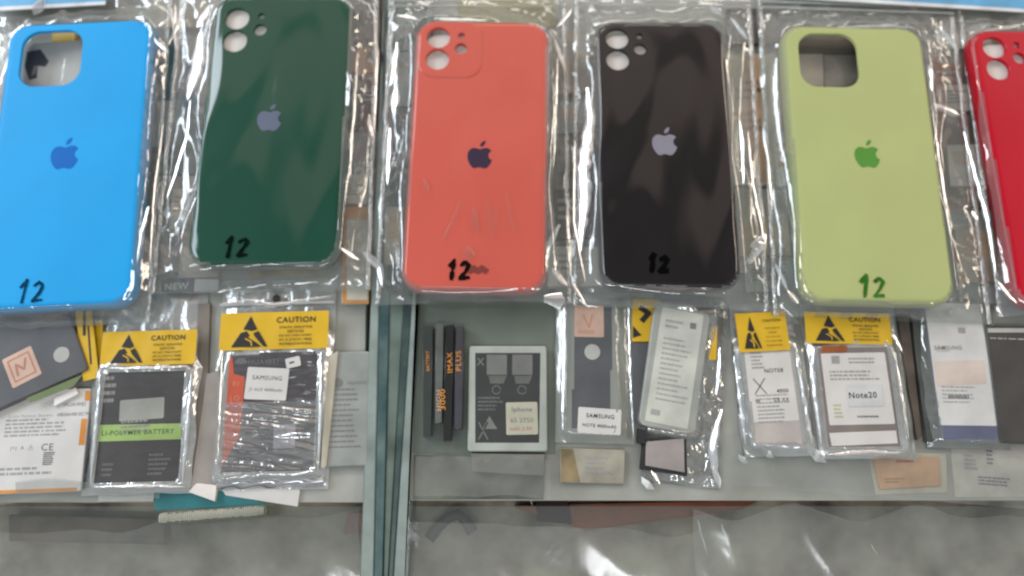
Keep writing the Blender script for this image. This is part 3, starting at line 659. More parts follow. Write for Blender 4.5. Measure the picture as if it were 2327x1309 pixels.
# ribbed pale strip
sf_ = Fr((356, 1158), (606, 1152), (606, 1180), (356, 1190), z=.004); r_ = thing('ribbed_strip', sf_, 'pale ribbed connector strip along the shelf edge on teal card', 'connector strip', None, .0012)
b = MB(); b.slab(rrect(sf_.w, sf_.h*.95, .003), 0, .0022, mat('olive_strip', (104, 112, 98), .5), .0006)
for k in range(52):
    x = sf_.w*.95*(k/52 - .5); hh = rnd.uniform(.30, .42)*sf_.h; b.slab([(x, -hh*.8), (x + sf_.w*.011, -hh*.8), (x + sf_.w*.011, hh), (x, hh)], .002, .0030, mat('pale_ribs', (190, 190, 176), .5), .0002)
b.build('strip', r_)

# F packs between D and the showcase walls
fr, root, th = battery([(742, 798), (838, 800), (836, 1060), (744, 1060)], 'grey printed battery leaning beside the left showcase wall', mat('hazy_grey', (150, 154, 150), .45, coat=.4, cbump=.001), z0=.0006, th=.003)
b = MB(); a0 = fr.loc(752, 880); a1 = fr.loc(830, 1020); b.print_(a0[0], a0[1], a1[0], a1[1], 12, th + .0001, MATS['faded_ink'], rnd, .75, 0, .3)
x, y = fr.loc(812, 870); b.text('HUAWEI', x, y, .0026, th + .0001, M_ink2, maxw=.010); x, y = fr.loc(768, 870); b.slab(circle(x, y, .0026, 12), th, th + .0002, M_ink2, .0001); b.build('printing', root)
fr, root, th = battery([(778, 470), (838, 470), (838, 690), (778, 690)], 'white amber-edged battery under the lower right of green case', mat('hazy_white', (186, 184, 172), .5), z0=.0006, th=.004)
b = MB(); b.slab(quad(fr, [(778, 470), (838, 470), (838, 690), (778, 690)]), th - .0001, th + .0001, mat('amber2', (190, 134, 70), .5), .00005); b.slab(quad(fr, [(788, 500), (836, 500), (836, 682), (788, 682)]), th, th + .0002, MATS['hazy_white'], .00005)
b.build('amber_border', root)
card('slanted_card', [(742, 810), (768, 798), (742, 1060), (728, 1064)], .0008, .005, mat('cream_edge', (190, 184, 166), .5), 'cream card edge standing right of largest caution bag', 'card')

# ------------------------------------------------------------------ packs below the row of cases
HZ = 'small packs under the phone cases'
# under the blue cutout
fr, root, th = battery([(-20, 96), (190, 98), (186, 260), (-24, 258)], 'white pack with dark smudged mark seen through blue cutout', M_white, z0=.0006, th=.005, group=HZ)
b = MB(); b.poly(quad(fr, [(62, 118), (92, 112), (112, 140), (104, 152), (86, 150), (84, 178), (66, 182), (56, 150)]), th + .0001, mat('dark_mark', (50, 46, 62), .5)); b.poly(quad(fr, [(78, 150), (86, 150), (80, 168), (72, 172)]), th + .0002, M_grey); b.build('printed_mark', root)
card('yellow_label', [(118, 66), (170, 66), (170, 100), (118, 100)], .0006, .0048, M_yellow, 'yellow label corner at top of the blue cutout', 'label', group=HZ)
card('grey_sleeve', [(330, 150), (480, 150), (440, 395), (320, 395)], .0004, .003, mat('sleeve_grey', (140, 140, 134), .5, coat=.3, mottle=.2), 'grey sleeve between the blue and green cases', 'sleeve', [(350, 180, 470, 380, 8, M_ink2)], HZ)
card('grey_sleeve', [(320, 400), (450, 400), (440, 620), (312, 620)], .0004, .003, mat('sleeve_beige', (164, 154, 140), .5, coat=.3, mottle=.15), 'beige grey sleeve left of the green case lower half', 'sleeve', [(340, 430, 420, 560, 7, M_grey)], HZ)
card('teal_sleeve', [(330, 60), (400, 60), (385, 330), (322, 330)], .0030, .004, mat('teal_grey', (70, 106, 112), .5), 'teal grey sleeve along the right side of blue case', 'sleeve', None, HZ)
f_, r_ = card('product_box', [(366, 634), (440, 634), (440, 662), (366, 662)], .0042, .006, mat('navy_box', (40, 44, 58), .5), 'dark box end reading NEW below the green case', 'box')
b = MB(); x, y = f_.loc(402, 651); b.text('NEW', x, y, .0044, .0020, M_lgrey, bold=True, maxw=.013); b.build('lettering', r_)
card('paper_card', [(442, 634), (498, 634), (494, 660), (440, 662)], .0042, .0058, M_lgrey, 'pale paper end beside the dark box reading NEW', 'paper')
f_, r_ = card('product_box', [(690, -40), (862, -40), (858, 292), (690, 292)], .0004, .0055, mat('black_box', (30, 30, 34), .4, coat=.4), 'black printed box with orange disc behind green case right side', 'box', [(818, 200, 852, 232, 3, M_ink2)], HZ)
b = MB()
for t, px, py, hh in (('tt', 846, 32, 24), ('e pe', 844, 52, 12), ('a', 852, 4, 20)):
    x, y = f_.loc(px, py); b.text(t, x, y, hh*.00024, .0054, M_lgrey)
x, y = f_.loc(826, 140); b.slab(circle(x, y, .0095), .0050, .0054, mat('ochre_disc', (176, 124, 76), .5), .0001); x, y = f_.loc(852, 130); b.slab(circle(x, y, .0052), .0054, .0056, M_ink, .0001); b.build('lettering', r_)
card('grey_sleeve', [(770, 300), (846, 300), (842, 466), (770, 466)], .0004, .003, mat('sleeve_bluegrey', (128, 140, 144), .45, mottle=.15), 'blue grey sleeve right of the green case', 'sleeve', None, HZ)
# between coral and black
card('grey_sleeve', [(1225, 130), (1370, 130), (1370, 640), (1225, 640)], .0004, .0024, mat('sleeve_dim', (136, 138, 128), .45, mottle=.25, coat=.3), 'dim grey sleeve between the coral and black cases', 'sleeve', [(1262, 300, 1350, 420, 5, M_grey)], HZ)
card('olive_card', [(1040, -10), (1262, -10), (1262, 60), (1040, 60)], .0004, .003, mat('olive_yellow', (168, 160, 96), .6), 'olive yellow card above the coral case', 'card', None, HZ)
card('dark_sleeve', [(886, 60), (945, 60), (915, 660), (880, 660)], .0036, .0046, mat('greenish_dark', (80, 88, 82), .4, mottle=.3), 'dark greenish sleeve along left side of coral case', 'sleeve', None, HZ)
# between black and lime
f_, r_ = card('white_pack', [(1625, 124), (1762, 122), (1790, 420), (1650, 420)], .0004, .005, mat('hazy_cream', (188, 180, 166), .5, mottle=.1), 'cream pack with tan stripe between black and lime cases', 'pack', [(1664, 250, 1750, 300, 3, M_tan), (1668, 180, 1740, 230, 3, M_ink3)], HZ)
b = MB(); b.poly(quad(f_, [(1690, 128), (1722, 128), (1742, 415), (1710, 415)]), .0048, M_tan); b.build('tan_stripe', r_)
card('white_pack', [(1655, 430), (1800, 430), (1815, 620), (1668, 620)], .0004, .004, mat('hazy_pale', (168, 164, 152), .5, mottle=.12), 'pale hazy pack below the tan striped pack', 'pack', None, HZ)
card('white_pack', [(1805, 80), (1960, 80), (1962, 120), (1808, 120)], .0004, .004, mat('brown_grey', (112, 100, 88), .5, mottle=.2), 'brown grey pack at top of the lime cutout', 'pack', None, HZ)
card('white_pack', [(1815, 122), (1870, 122), (1874, 240), (1820, 240)], .0004, .005, mat('warm_pale', (176, 166, 152), .5), 'pale strip pack at left of the lime cutout', 'pack', None, HZ)
card('white_pack', [(1872, 124), (1975, 124), (1980, 240), (1876, 240)], .0004, .004, mat('greybrown', (140, 130, 118), .5, mottle=.25), 'grey brown pack at right of the lime cutout', 'pack', None, HZ)
# between lime and red
card('white_pack', [(2100, 60), (2200, 60), (2230, 240), (2110, 240)], .0004, .004, mat('mixed_grey', (150, 144, 136), .5, mottle=.25), 'grey pack beside the top right of the lime case', 'pack', [(2120, 140, 2200, 220, 5, M_tan)], HZ)
card('white_pack', [(2120, 258), (2250, 262), (2290, 470), (2150, 470)], .0004, .004, mat('brown_pack', (128, 116, 104), .5, mottle=.25), 'brownish pack between the lime and crimson cases', 'pack', None, HZ)
card('white_pack', [(2160, 480), (2330, 480), (2370, 690), (2180, 690)], .0004, .003, mat('bluegrey_pack', (150, 158, 156), .45, mottle=.15), 'blue grey pack below the brownish one near crimson case', 'pack', None, HZ)
# blue edged paper strips at the very top
for q, lb in (([(-40, -60), (245, -60), (235, 10), (-40, 22)], 'blue paper header with white edge at the top left corner'), ([(1740, -60), (2400, -60), (2400, 6), (1742, 14)], 'long blue paper header above the lime and crimson cases')):
    f_ = Fr(*q, z=.013); r_ = thing('paper_header', f_, lb, 'paper header', 'blue paper headers', .0115)
    b = MB(); b.slab([(-f_.w/2, -f_.h/2), (f_.w/2, -f_.h/2), (f_.w/2, f_.h/2), (-f_.w/2, f_.h/2)], 0, .0006, mat('white_paper', (224, 226, 228), .6), .0002)
    b.poly([(-f_.w/2, -f_.h/2 + .0028), (f_.w/2, -f_.h/2 + .0022), (f_.w/2, f_.h/2), (-f_.w/2, f_.h/2)], .0007, mat('header_blue', (92, 168, 214), .5)); b.build('sheet', r_)

# ------------------------------------------------------------------ right showcase packs
card('dark_mat', [(945, 640), (1262, 640), (1262, 1030), (940, 1030)], .0002, .0008, M_shelfd, 'dark green grey sheet behind the bordered battery', 'sheet')
card('dim_sheet', [(940, 1034), (1240, 1034), (1235, 1134), (938, 1134)], .0002, .0007, mat('dim_olive', (124, 126, 114), .5, mottle=.35, msc=30), 'dim olive sheet near the shelf edge', 'sheet')
for k, (q, c_, lb, ons) in enumerate([
    ([(960, 742), (984, 740), (980, 990), (962, 992)], (52, 60, 56), 'slim dark box nearest the right glass wall', [(972, 820, 'BATTERY')]),
    ([(990, 736), (1008, 736), (1004, 960), (988, 962)], (98, 104, 100), 'slim grey box second from the glass wall', [(997, 910, 'HIGH')]),
    ([(1012, 740), (1032, 738), (1026, 1000), (1008, 1002)], (16, 17, 18), 'slim black box with orange lettering on its edge', [(1022, 824, 'IMAX'), (1006, 908, '3000')]),
    ([(1036, 742), (1054, 742), (1050, 974), (1032, 976)], (66, 66, 74), 'slim slate box nearest the bordered battery', [(1042, 820, 'PLUS')])]):
    f_, r_ = card('slim_box', q, .0008, .008, mat('slim_%d' % k, c_, .4, coat=.5, mottle=.2), lb, 'slim box', None, 'slim boxes stood on edge')
    b = MB()
    for (x, y, t) in ons:
        xx, yy = f_.loc(x, y); b.text(t, xx, yy, .0028, .0074, M_orange if k != 1 else M_tan, rot=math.pi/2, bold=True, maxw=.011)
    b.build('lettering', r_)
# J
Jq = [(1062, 786), (1246, 786), (1240, 1026), (1066, 1026)]
ji = Fr(*Jq, z=.006)
card('grey_pack', [(1070, 1030), (1238, 1032), (1236, 1082), (1074, 1072)], .0008, .004, mat('pack_grey2', (122, 122, 114), .5), 'grey pack end showing below the bordered battery', 'pack', [(1190, 1045, 1212, 1065, 3, M_ink2)])
fr, root, th = battery(Jq, 'black battery with thick white border and two grey icons', mat('white_border', (172, 178, 170), .4, coat=.6, cbump=.0008), z0=.001, th=.0045)
b = MB(); b.slab(quad(fr, [(1080, 802), (1228, 802), (1225, 1006), (1080, 1006)]), th - .0001, th + .0001, mat('j_black', (52, 54, 54), .45, coat=.5, crough=.2, cbump=.001), .00005)
zz = th + .0002
for x0 in (1106, 1164):
    b.poly(quad(fr, [(x0, 806), (x0 + 46, 806), (x0 + 46, 852), (x0, 852)]), zz, mat('icon_grey', (118, 120, 116), .5)); b.poly(quad(fr, [(x0 + 4, 854), (x0 + 46, 854), (x0 + 38, 872), (x0 + 8, 872)]), zz, mat('icon_grey2', (100, 102, 98), .5))
    x, y = fr.loc(x0 + 22, 886); b.stroke(circle(x, y, .0022, 12), .0006, zz, MATS['icon_grey2'])
x, y = fr.loc(1092, 822); b.text('X', x, y, .004, zz, MATS['icon_grey'], bold=True)
a0 = fr.loc(1086, 900); a1 = fr.loc(1146, 935); b.print_(a0[0], a0[1], a1[0], a1[1], 4, zz, MATS['icon_grey2'], rnd, .9)
b.poly(quad(fr, [(1112, 945), (1130, 975), (1096, 975)]), zz, MATS['icon_grey']); b.stroke(quad(fr, [(1088, 960), (1108, 998)]), .0006, zz, MATS['icon_grey']); b.stroke(quad(fr, [(1108, 960), (1088, 998)]), .0006, zz, MATS['icon_grey'])
b.build('face_panel', root)
sticker('sticker', root, fr, [(1150, 916), (1222, 912), (1222, 986), (1150, 990)], th, mat('cream_sticker', (186, 184, 164), .55), [('Iphone', 1186, 932, 12, M_ink2, True, 44), ('6S 2750', 1186, 955, 11, M_ink2, False, 50), ('mAh 3.8V', 1184, 974, 11, M_pinkd, True, 50)], lift=.0003)
# K
Kq = [(1298, 684), (1396, 686), (1394, 984), (1296, 980)]
ki = Fr(*Kq, z=.006)
bagof([(1264, 672), (1436, 674), (1442, 1012), (1262, 1004)], 'milky sleeve round the dark battery with round white dot', ki, .0048, fm=F_milky, sheet=mat('sleeve_back', (150, 154, 146), .5), seed=31, amp=.0008, name='milky_sleeve', cat='sleeve', group='milky battery sleeves')
fr, root, th = battery(Kq, 'dark slate battery with salmon square and white dot', mat('slate', (84, 86, 90), .45, coat=.5, crough=.25, cbump=.001, cscale=(30, 20, 20)), z0=.001, th=.0046)
sticker('square_sticker', root, fr, [(1305, 694), (1372, 694), (1372, 766), (1305, 766)], th, mat('salmon', (196, 166, 148), .55), extra=lambda b, sf, cx, cy, a, z: (b.stroke([sub(cx, cy, a, sf.w, sf.h, u, v) for u, v in ((.3, .3), (.5, .7), (.62, .3))], .0007, z, M_pinkd), b.print_(cx - .006, cy - .005, cx + .006, cy - .0072, 2, z, M_pinkd, rnd, .9)))
b = MB(); x, y = fr.loc(1346, 800); b.slab(circle(x, y, .0043), th, th + .0003, M_lgrey, .0001); b.build('sticker_dot', root)
sticker('sticker', root, fr, [(1314, 924), (1412, 932), (1410, 990), (1312, 982)], th, M_white, [('SAMSUNG', 1364, 946, 12, M_ink, True, 62), ('NOTE 4000mAh', 1362, 968, 12, M_ink, True, 74)], lift=.0004)
f_, r_ = card('beige_card', [(1272, 1018), (1420, 1022), (1418, 1100), (1274, 1096)], .0004, .0020, mat('beige_dim', (166, 162, 146), .55, mottle=.2), 'beige printed card with dull amber end below the slate battery', 'card', [(1330, 1034, 1400, 1080, 4, M_ink3)])
b = MB(); b.slab(quad(f_, [(1274, 1020), (1302, 1020), (1318, 1096), (1276, 1095)]), .0014, .0018, mat('dull_amber', (150, 132, 96), .5, mottle=.3), .0001); b.build('amber_end', r_)
# L caution strip behind M
f_ = Fr((1440, 686), (1492, 686), (1490, 776), (1438, 776), z=.003); r_ = thing('caution_bag', f_, 'half hidden yellow caution bag left of the slanted battery', 'antistatic bag', 'antistatic battery bags', .0004)
b = MB(); b.slab(quad(f_, [(1438, 680), (1500, 680), (1500, 776), (1436, 776)]), 0, .0026, M_yellow, .0002); b.stroke(quad(f_, [(1456, 700), (1474, 712), (1460, 728)]), .003, .0028, M_ink); b.poly(quad(f_, [(1438, 740), (1458, 762), (1438, 768)]), .0028, M_ink); b.build('caution_label', r_)
b = MB(); b.slab(quad(f_, [(1436, 778), (1500, 778), (1470, 960), (1440, 960)]), 0, .0020, M_dgrey, .0002); b.build('bag_body', r_)
# M
Mq = [(1490, 690), (1618, 712), (1578, 985), (1448, 968)]
mi_ = Fr(*Mq, z=.007)
bfr, broot = bagof([(1500, 668), (1648, 674), (1640, 1112), (1446, 1090)], 'crumpled clear bag holding the slanted pale battery', mi_, .0058, fm=film_mat('soft_clear', .26, .22, hazec=(180, 182, 176), bump=.002, scale=(100, 50, 60)), sheet=mat('bag_back', (140, 142, 138), .35, metal=.3, mottle=.25), seed=41, amp=.0024, name='crumpled_bag', cat='plastic bag', group=None)
fr, root, th = battery(Mq, 'slanted pale battery in milky sleeve with fine print', mat('milky_body', (158, 162, 154), .35, coat=.7, crough=.15, cbump=.001), z0=.001, th=.006, rad=.004)
sticker('battery_label', root, fr, [(1508, 698), (1602, 716), (1560, 972), (1462, 958)], th, mat('pale_label', (196, 198, 188), .5), extra=lambda b, sf, cx, cy, a, z: (b.print_(cx-.008, cy+.026, cx+.003, cy+.020, 2, z, M_ink3, rnd, .8, 0), b.print_(cx-.008, cy+.016, cx+.010, cy-.020, 13, z, M_ink3, rnd, .8, 0, .35), b.slab(rrect(.0034, .0034, .0003, 2, cx+.007, cy+.024), z-.0001, z, M_ink2, .00002), b.slab(rrect(.005, .003, .0003, 2, cx-.007, cy-.026), z-.0001, z, M_ink3, .00002)))
f_ = Fr((1612, 740), (1630, 742), (1626, 818), (1610, 818), z=.005); b = MB(); r_ = thing('caution_tape', f_, 'short yellow tape sliver right of the slanted battery', 'warning label', None, .0042)
b.slab(quad(f_, [(1614, 742), (1630, 742), (1628, 818), (1610, 818)]), 0, .0008, M_yellow, .0002); b.build('label', r_)
f_ = Fr((1452, 980), (1562, 998), (1560, 1082), (1450, 1070), z=.006); r_ = thing('small_box', f_, 'small grey box with black frame below the slanted battery', 'box', None, .0008)
b = MB(); b.slab(quad(f_, [(1462, 1008), (1560, 1000), (1562, 1082), (1456, 1066)]), 0, .005, M_ink, .0004); b.build('frame', r_)
b = MB(); b.slab(quad(f_, [(1468, 1004), (1554, 996), (1556, 1074), (1466, 1058)]), .004, .0056, mat('warm_grey', (156, 148, 144), .45), .0004); b.build('lid', r_)
b = MB(); b.slab(quad(f_, [(1450, 974), (1468, 978), (1466, 1010), (1450, 1006)]), 0, .0062, M_ink, .0003); b.build('clip', r_)
# N
Nq = [(1686, 794), (1800, 788), (1834, 1008), (1712, 1012)]
ni = Fr(*Nq, z=.006)
bfr, broot = bagof([(1652, 690), (1806, 690), (1852, 1036), (1690, 1040)], 'narrow antistatic bag with torn caution label, third from right', ni, .0048, seed=51, sheet=M_silverd, amp=.0013)
caution(broot, bfr, [(1668, 712), (1784, 708), (1796, 796), (1682, 800)], .0062)
fr, root, th = battery(Nq, 'white printed battery reading NOTE8 in the narrow bag', mat('n_body', (186, 178, 172), .45, coat=.4), z0=.001, th=.0046)
def exN(b, sf, cx, cy, a, z):
    b.print_(cx-.009, cy+.021, cx-.002, cy+.009, 6, z, M_ink3, rnd, .9, 0); b.print_(cx-.009, cy-.004, cx+.009, cy-.020, 8, z, M_ink3, rnd, .9, 0, .4)
    b.stroke([(cx-.009, cy+.004), (cx-.003, cy-.004)], .0006, z+.0001, M_ink2); b.stroke([(cx-.003, cy+.004), (cx-.009, cy-.004)], .0006, z+.0001, M_ink2)
sticker('battery_label', root, fr, [(1690, 800), (1792, 794), (1818, 956), (1708, 960)], th, M_white, [('NOTE8', 1758, 842, 14, M_ink, True, 42), ('W', 1722, 912, 14, M_ink, True, 12), ('4000', 1778, 888, 11, M_ink, True, 26), ('CE XX', 1776, 908, 10, M_ink, True, 34)], extra=exN)
# O
Oq = [(1852, 786), (2024, 782), (2052, 1018), (1876, 1024)]
oi = Fr(*Oq, z=.006)
bfr, broot = bagof([(1818, 692), (2036, 684), (2074, 1040), (1856, 1046)], 'silver antistatic bag with clean caution label under lime case', oi, .0048, seed=61, amp=.0016)
caution(broot, bfr, [(1828, 715), (2022, 706), (2026, 780), (1832, 783)], .0062)
fr, root, th = battery(Oq, 'silver framed battery with white label reading Note20', mat('o_frame', (142, 132, 128), .35, metal=.3), z0=.001, th=.0046)
sticker('battery_label', root, fr, [(1866, 804), (2010, 800), (2034, 962), (1884, 968)], th, M_white, [], extra=lambda b, sf, cx, cy, a, z: (b.print_(cx-.014, cy+.010, cx+.014, cy+.004, 3, z, M_ink3, rnd, .95, 0), b.print_(cx-.014, cy-.008, cx-.009, cy-.016, 4, z, mat('pale_olive', (180, 182, 140), .5), rnd, .95, 0), b.slab(rrect(.0044, .0044, .0002, 2, cx-.010, cy+.0155), z-.0001, z, M_ink3, .00002), b.print_(cx-.003, cy+.017, cx+.012, cy+.013, 2, z, M_ink3, rnd, .9, 0), b.print_(cx-.002, cy-.014, cx+.010, cy-.016, 1, z, M_ink2, rnd, .9, 0)))
sticker('name_sticker', root, fr, [(1922, 876), (2004, 872), (2010, 922), (1928, 926)], th, mat('white2', (200, 202, 200), .55), [('Note20', 1960, 898, 15, M_ink, True, 62)], lift=.0004)
b = MB(); b.slab(quad(fr, [(1884, 984), (2036, 978), (2040, 1008), (1890, 1014)]), th - .0002, th + .0003, M_white, .0002); b.build('lower_strip', root)
b = MB(); b.slab(quad(fr, [(1866, 786), (1926, 784), (1924, 800), (1868, 802)]), th - .0001, th + .0003, M_gold, .0001); b.build('contacts', root)
# P
Pq = [(2104, 690), (2232, 688), (2268, 1000), (2138, 1004)]
card('dark_sleeve', [(2068, 690), (2110, 690), (2142, 1004), (2106, 1004)], .0006, .0040, mat('dark_side', (70, 74, 70), .4, mottle=.25, coat=.4), 'dark sleeve along the left of the tall white battery', 'sleeve')
card('brown_sleeve', [(2034, 690), (2062, 690), (2096, 990), (2084, 1000)], .0005, .003, mat('brown_side', (92, 82, 72), .4, mottle=.3), 'brown sleeve edge right of the Note20 battery bag', 'sleeve')
fr, root, th = battery(Pq, 'tall white battery with dark blue lower band under lime case corner', mat('p_body', (92, 96, 122), .45, coat=.5), z0=.001, th=.005)
sticker('battery_label', root, fr, [(2104, 690), (2232, 688), (2262, 964), (2134, 970)], th, mat('white3', (202, 202, 200), .5, mottle=.08), [('SAMSUNG', 2154, 790, 10, M_ink2, True, 62)], extra=lambda b, sf, cx, cy, a, z: (b.slab(rrect(.0040, .0032, .0003, 2, cx+.003, cy+.018), z-.0001, z, M_ink3, .00002), b.print_(cx-.012, cy+.008, cx-.002, cy+.006, 2, z, M_ink3, rnd, .8, 0), b.print_(cx-.012, cy-.008, cx+.008, cy-.022, 7, z, M_ink3, rnd, .8, 0, .4), b.print_(cx-.009, cy-.017, cx+.006, cy-.0195, 1, z+.0001, M_ink2, rnd, .95, 0, .8)))
b = MB(); b.poly(quad(fr, [(2122, 822), (2236, 818), (2242, 872), (2128, 878)]), th + .0002, mat('pinkish_patch', (204, 190, 180), .5)); b.build('pink_panel', root)
pf = Fr(*Pq, z=.006)
bagof([(2072, 676), (2252, 674), (2292, 1018), (2100, 1022)], 'milky sleeve round the tall white battery', pf, .005, fm=film_mat('thin_sleeve', .25, .14, hazec=(160, 166, 160), bump=.0015), sheet=mat('sleeve_back2', (128, 132, 128), .5), seed=71, amp=.0012, name='milky_sleeve', cat='sleeve', group='milky battery sleeves')
# Q
fr, root, th = battery([(2242, 742), (2420, 742), (2460, 1012), (2270, 1006)], 'blackish battery cut off at the right picture edge', mat('q_black', (62, 60, 58), .45, mottle=.2, coat=.6, cbump=.0015), z0=.003, th=.004)
b = MB(); b.slab(quad(fr, [(2244, 746), (2420, 746), (2420, 756), (2245, 756)]), th - .0002, th + .0004, M_lgrey, .0001); a0 = fr.loc(2250, 766); a1 = fr.loc(2400, 776); b.print_(a0[0], a0[1], a1[0], a1[1], 1, th + .0001, M_lgrey, rnd, 1); b.build('silver_strip', root)
# shelf-edge things
f_, r_ = card('tan_label', [(1984, 1038), (2134, 1038), (2138, 1104), (2000, 1112)], .0003, .0010, M_tan, 'tan paper label on the shelf edge below Note20 battery', 'label', [(2035, 1042, 2085, 1054, 1, M_brown), (2010, 1085, 2060, 1098, 2, mat('tan_ink', (168, 130, 96), .5))])
card('clear_border', [(1972, 1030), (2150, 1030), (2154, 1120), (1990, 1124)], .0001, .00028, mat('tan_backing', (186, 180, 162), .5), 'pale backing sheet under the tan label', 'sheet')
card('cream_sheet', [(2160, 1010), (2400, 1010), (2400, 1130), (2170, 1130)], .0001, .00022, mat('cream_grey', (186, 182, 172), .5, mottle=.15), 'pale cream sheet with faint blue print on right end of shelf', 'sheet', [(2222, 1080, 2300, 1108, 3, mat('bluish_scrap', (116, 116, 128), .5)), (2240, 1020, 2262, 1058, 4, M_ink2), (2190, 1030, 2225, 1070, 4, M_ink3)])
# bright foil corners
for x, y, s, lb in ((1856, 1030, 1.0, 'bright white foil corner between the two right caution bags'), (1745, 1028, .6, 'small white foil corner below the NOTE8 battery'), (1688, 1042, .5, 'tiny pale foil corner right of the crumpled bag'), (1470, 1098, .7, 'cream foil corner below the small framed box')):
    f_ = Fr((x - 10, y - 20), (x + 10, y - 20), (x + 18, y + 20), (x - 4, y + 20), z=.005); r_ = thing('foil_corner', f_, lb, 'foil corner', 'bright foil bag corners', .001)
    b = MB(); k = .0042*s; b.add([(-k*.9, k*1.3, .0005), (k*.3, k*.2, .004), (k*1.2, -k*1.2, .0008), (-k*.2, -k*1.0, .0012), (-k*1.0, k*.2, .0003)], [(0, 4, 1), (4, 3, 1), (3, 2, 1), (2, 0, 1)], MATS['bright_foil']); b.build('fold', r_)

# more packs glimpsed through the bags
M_p1 = mat('pack_white', (196, 192, 182), .5, mottle=.12); M_p2 = mat('pack_warm', (178, 166, 148), .5, mottle=.2, msc=40); M_p3 = mat('pack_cool', (158, 166, 164), .45, mottle=.2, msc=40); M_p4 = mat('pack_dark', (96, 96, 92), .45, mottle=.25, msc=40)
extra = [
 ([(356, 16), (486, 12), (480, 60), (352, 64)], M_p2, .0045, 'warm pack behind the top of the blue and green bags'),
 ([(392, 430), (434, 428), (424, 520), (384, 520)], M_p1, .0045, 'small white pack low between the blue and green cases'),
 ([(350, 230), (420, 226), (412, 330), (344, 334)], M_p3, .0045, 'cool grey pack beside the teal sleeve'),
 ([(412, 560), (500, 556), (496, 630), (404, 632)], M_p2, .0045, 'tan pack just under the lower left of the green case'),
 ([(780, 396), (836, 396), (834, 462), (778, 462)], M_p1, .0045, 'pale pack above the amber-edged battery'),
 ([(1258, 70), (1340, 66), (1342, 210), (1256, 214)], M_p2, .0040, 'warm pack near the top between coral and black cases'),
 ([(1262, 232), (1350, 230), (1352, 300), (1262, 304)], M_p3, .0046, 'cool pack second down between coral and black cases'),
 ([(1256, 430), (1350, 428), (1356, 540), (1254, 544)], M_p4, .0044, 'dark pack lower between coral and black cases'),
 ([(1246, 560), (1366, 560), (1370, 650), (1244, 652)], M_p1, .0044, 'white pack lowest between coral and black cases'),
 ([(1652, 20), (1790, 18), (1786, 96), (1650, 100)], M_p4, .0045, 'dark pack above the tan striped pack'),
 ([(1756, 300), (1812, 298), (1820, 420), (1764, 424)], M_p1, .0062, 'narrow white pack against left side of lime case'),
 ([(1676, 500), (1790, 496), (1800, 580), (1682, 584)], M_p2, .0060, 'warm pack low between black and lime cases'),
 ([(1690, 600), (1830, 596), (1838, 660), (1696, 664)], M_p3, .0046, 'cool pack just below the warm one left of lime case'),
 ([(2126, 36), (2250, 34), (2254, 110), (2128, 112)], M_p1, .0052, 'white pack at top between lime and crimson cases'),
 ([(2128, 196), (2216, 190), (2226, 250), (2136, 254)], M_p1, .0056, 'white pack second down between lime and crimson cases'),
 ([(2152, 330), (2250, 326), (2262, 420), (2160, 424)], M_p1, .0056, 'white printed pack in the middle between lime and crimson cases'),
 ([(2170, 520), (2282, 516), (2296, 640), (2182, 644)], M_p2, .0046, 'warm pack lowest between lime and crimson cases'),
 ([(884, 120), (930, 118), (926, 240), (880, 244)], M_p3, .0060, 'cool grey pack left of the coral camera bump'),
 ([(876, 470), (916, 470), (910, 600), (872, 602)], M_p2, .0060, 'warm pack left of the coral case lower half'),
]
rx = random.Random(21)
for q, m_, zt, lb in extra:
    (x0, y0), (x1, y1), (x2, y2), (x3, y3) = q
    pr = [(x0 + (x1-x0)*.12, y0 + (y3-y0)*.15, x0 + (x1-x0)*.85, y0 + (y3-y0)*(.45 + .3*rx.random()), rx.randint(3, 6), rx.choice([M_ink2, M_ink3, M_ink3, M_tan]))]
    card('small_pack', q, .0008, zt, m_, lb, 'pack', pr, HZ)

# clear sheets added over the shelf front to give glare and haze
F_sheet = film_mat('glare_sheet_film', .07, .10, rough=.12, bump=.0006, scale=(50, 30, 40))
for q, lb, sd in (([(942, 1036), (1254, 1040), (1250, 1128), (940, 1130)], 'added crumpled clear sheet giving glare on the olive sheet below the bordered battery', 4), ([(1652, 1016), (2400, 1012), (2400, 1130), (1650, 1130)], 'added clear sheet giving glare along the right end of the shelf edge', 9), ([(-60, 1090), (360, 1092), (350, 1140), (-60, 1138)], 'added clear sheet giving glare at the left shelf edge below the white battery', 14)):
    f_ = Fr(*q, z=.009); r_ = thing('glare_sheet', f_, lb, 'glare sheet', 'added clear glare sheets', .0012 if sd != 3 else .0070)
    nx, ny = max(8, int(f_.w/.002)), max(8, int(f_.h/.002)); vs, fs = [], []
    for j in range(ny + 1):
        for i in range(nx + 1):
            x, y = f_.w*(i/nx - .5), f_.h*(j/ny - .5); r1 = 1 - 2*abs(noise.noise(Vector((x*36, y*17 + x*12, sd)))); r2 = max(0, noise.noise(Vector((x*20, y*20, sd + 7))))*(1 - 2*abs(noise.noise(Vector((x*150, y*70, sd + 2)))))
            vs.append((x + .0015*noise.noise(Vector((y*40, sd, 0))), y + .002*noise.noise(Vector((x*40, sd, 5))), .0022*max(0, r1) + .0028*r2 + .0015))
    for j in range(ny):
        for i in range(nx): k = j*(nx+1) + i; fs.append((k, k+1, k+nx+2, k+nx+1))
    b = MB(); b.add(vs, fs, F_sheet, True); b.build('sheet', r_)

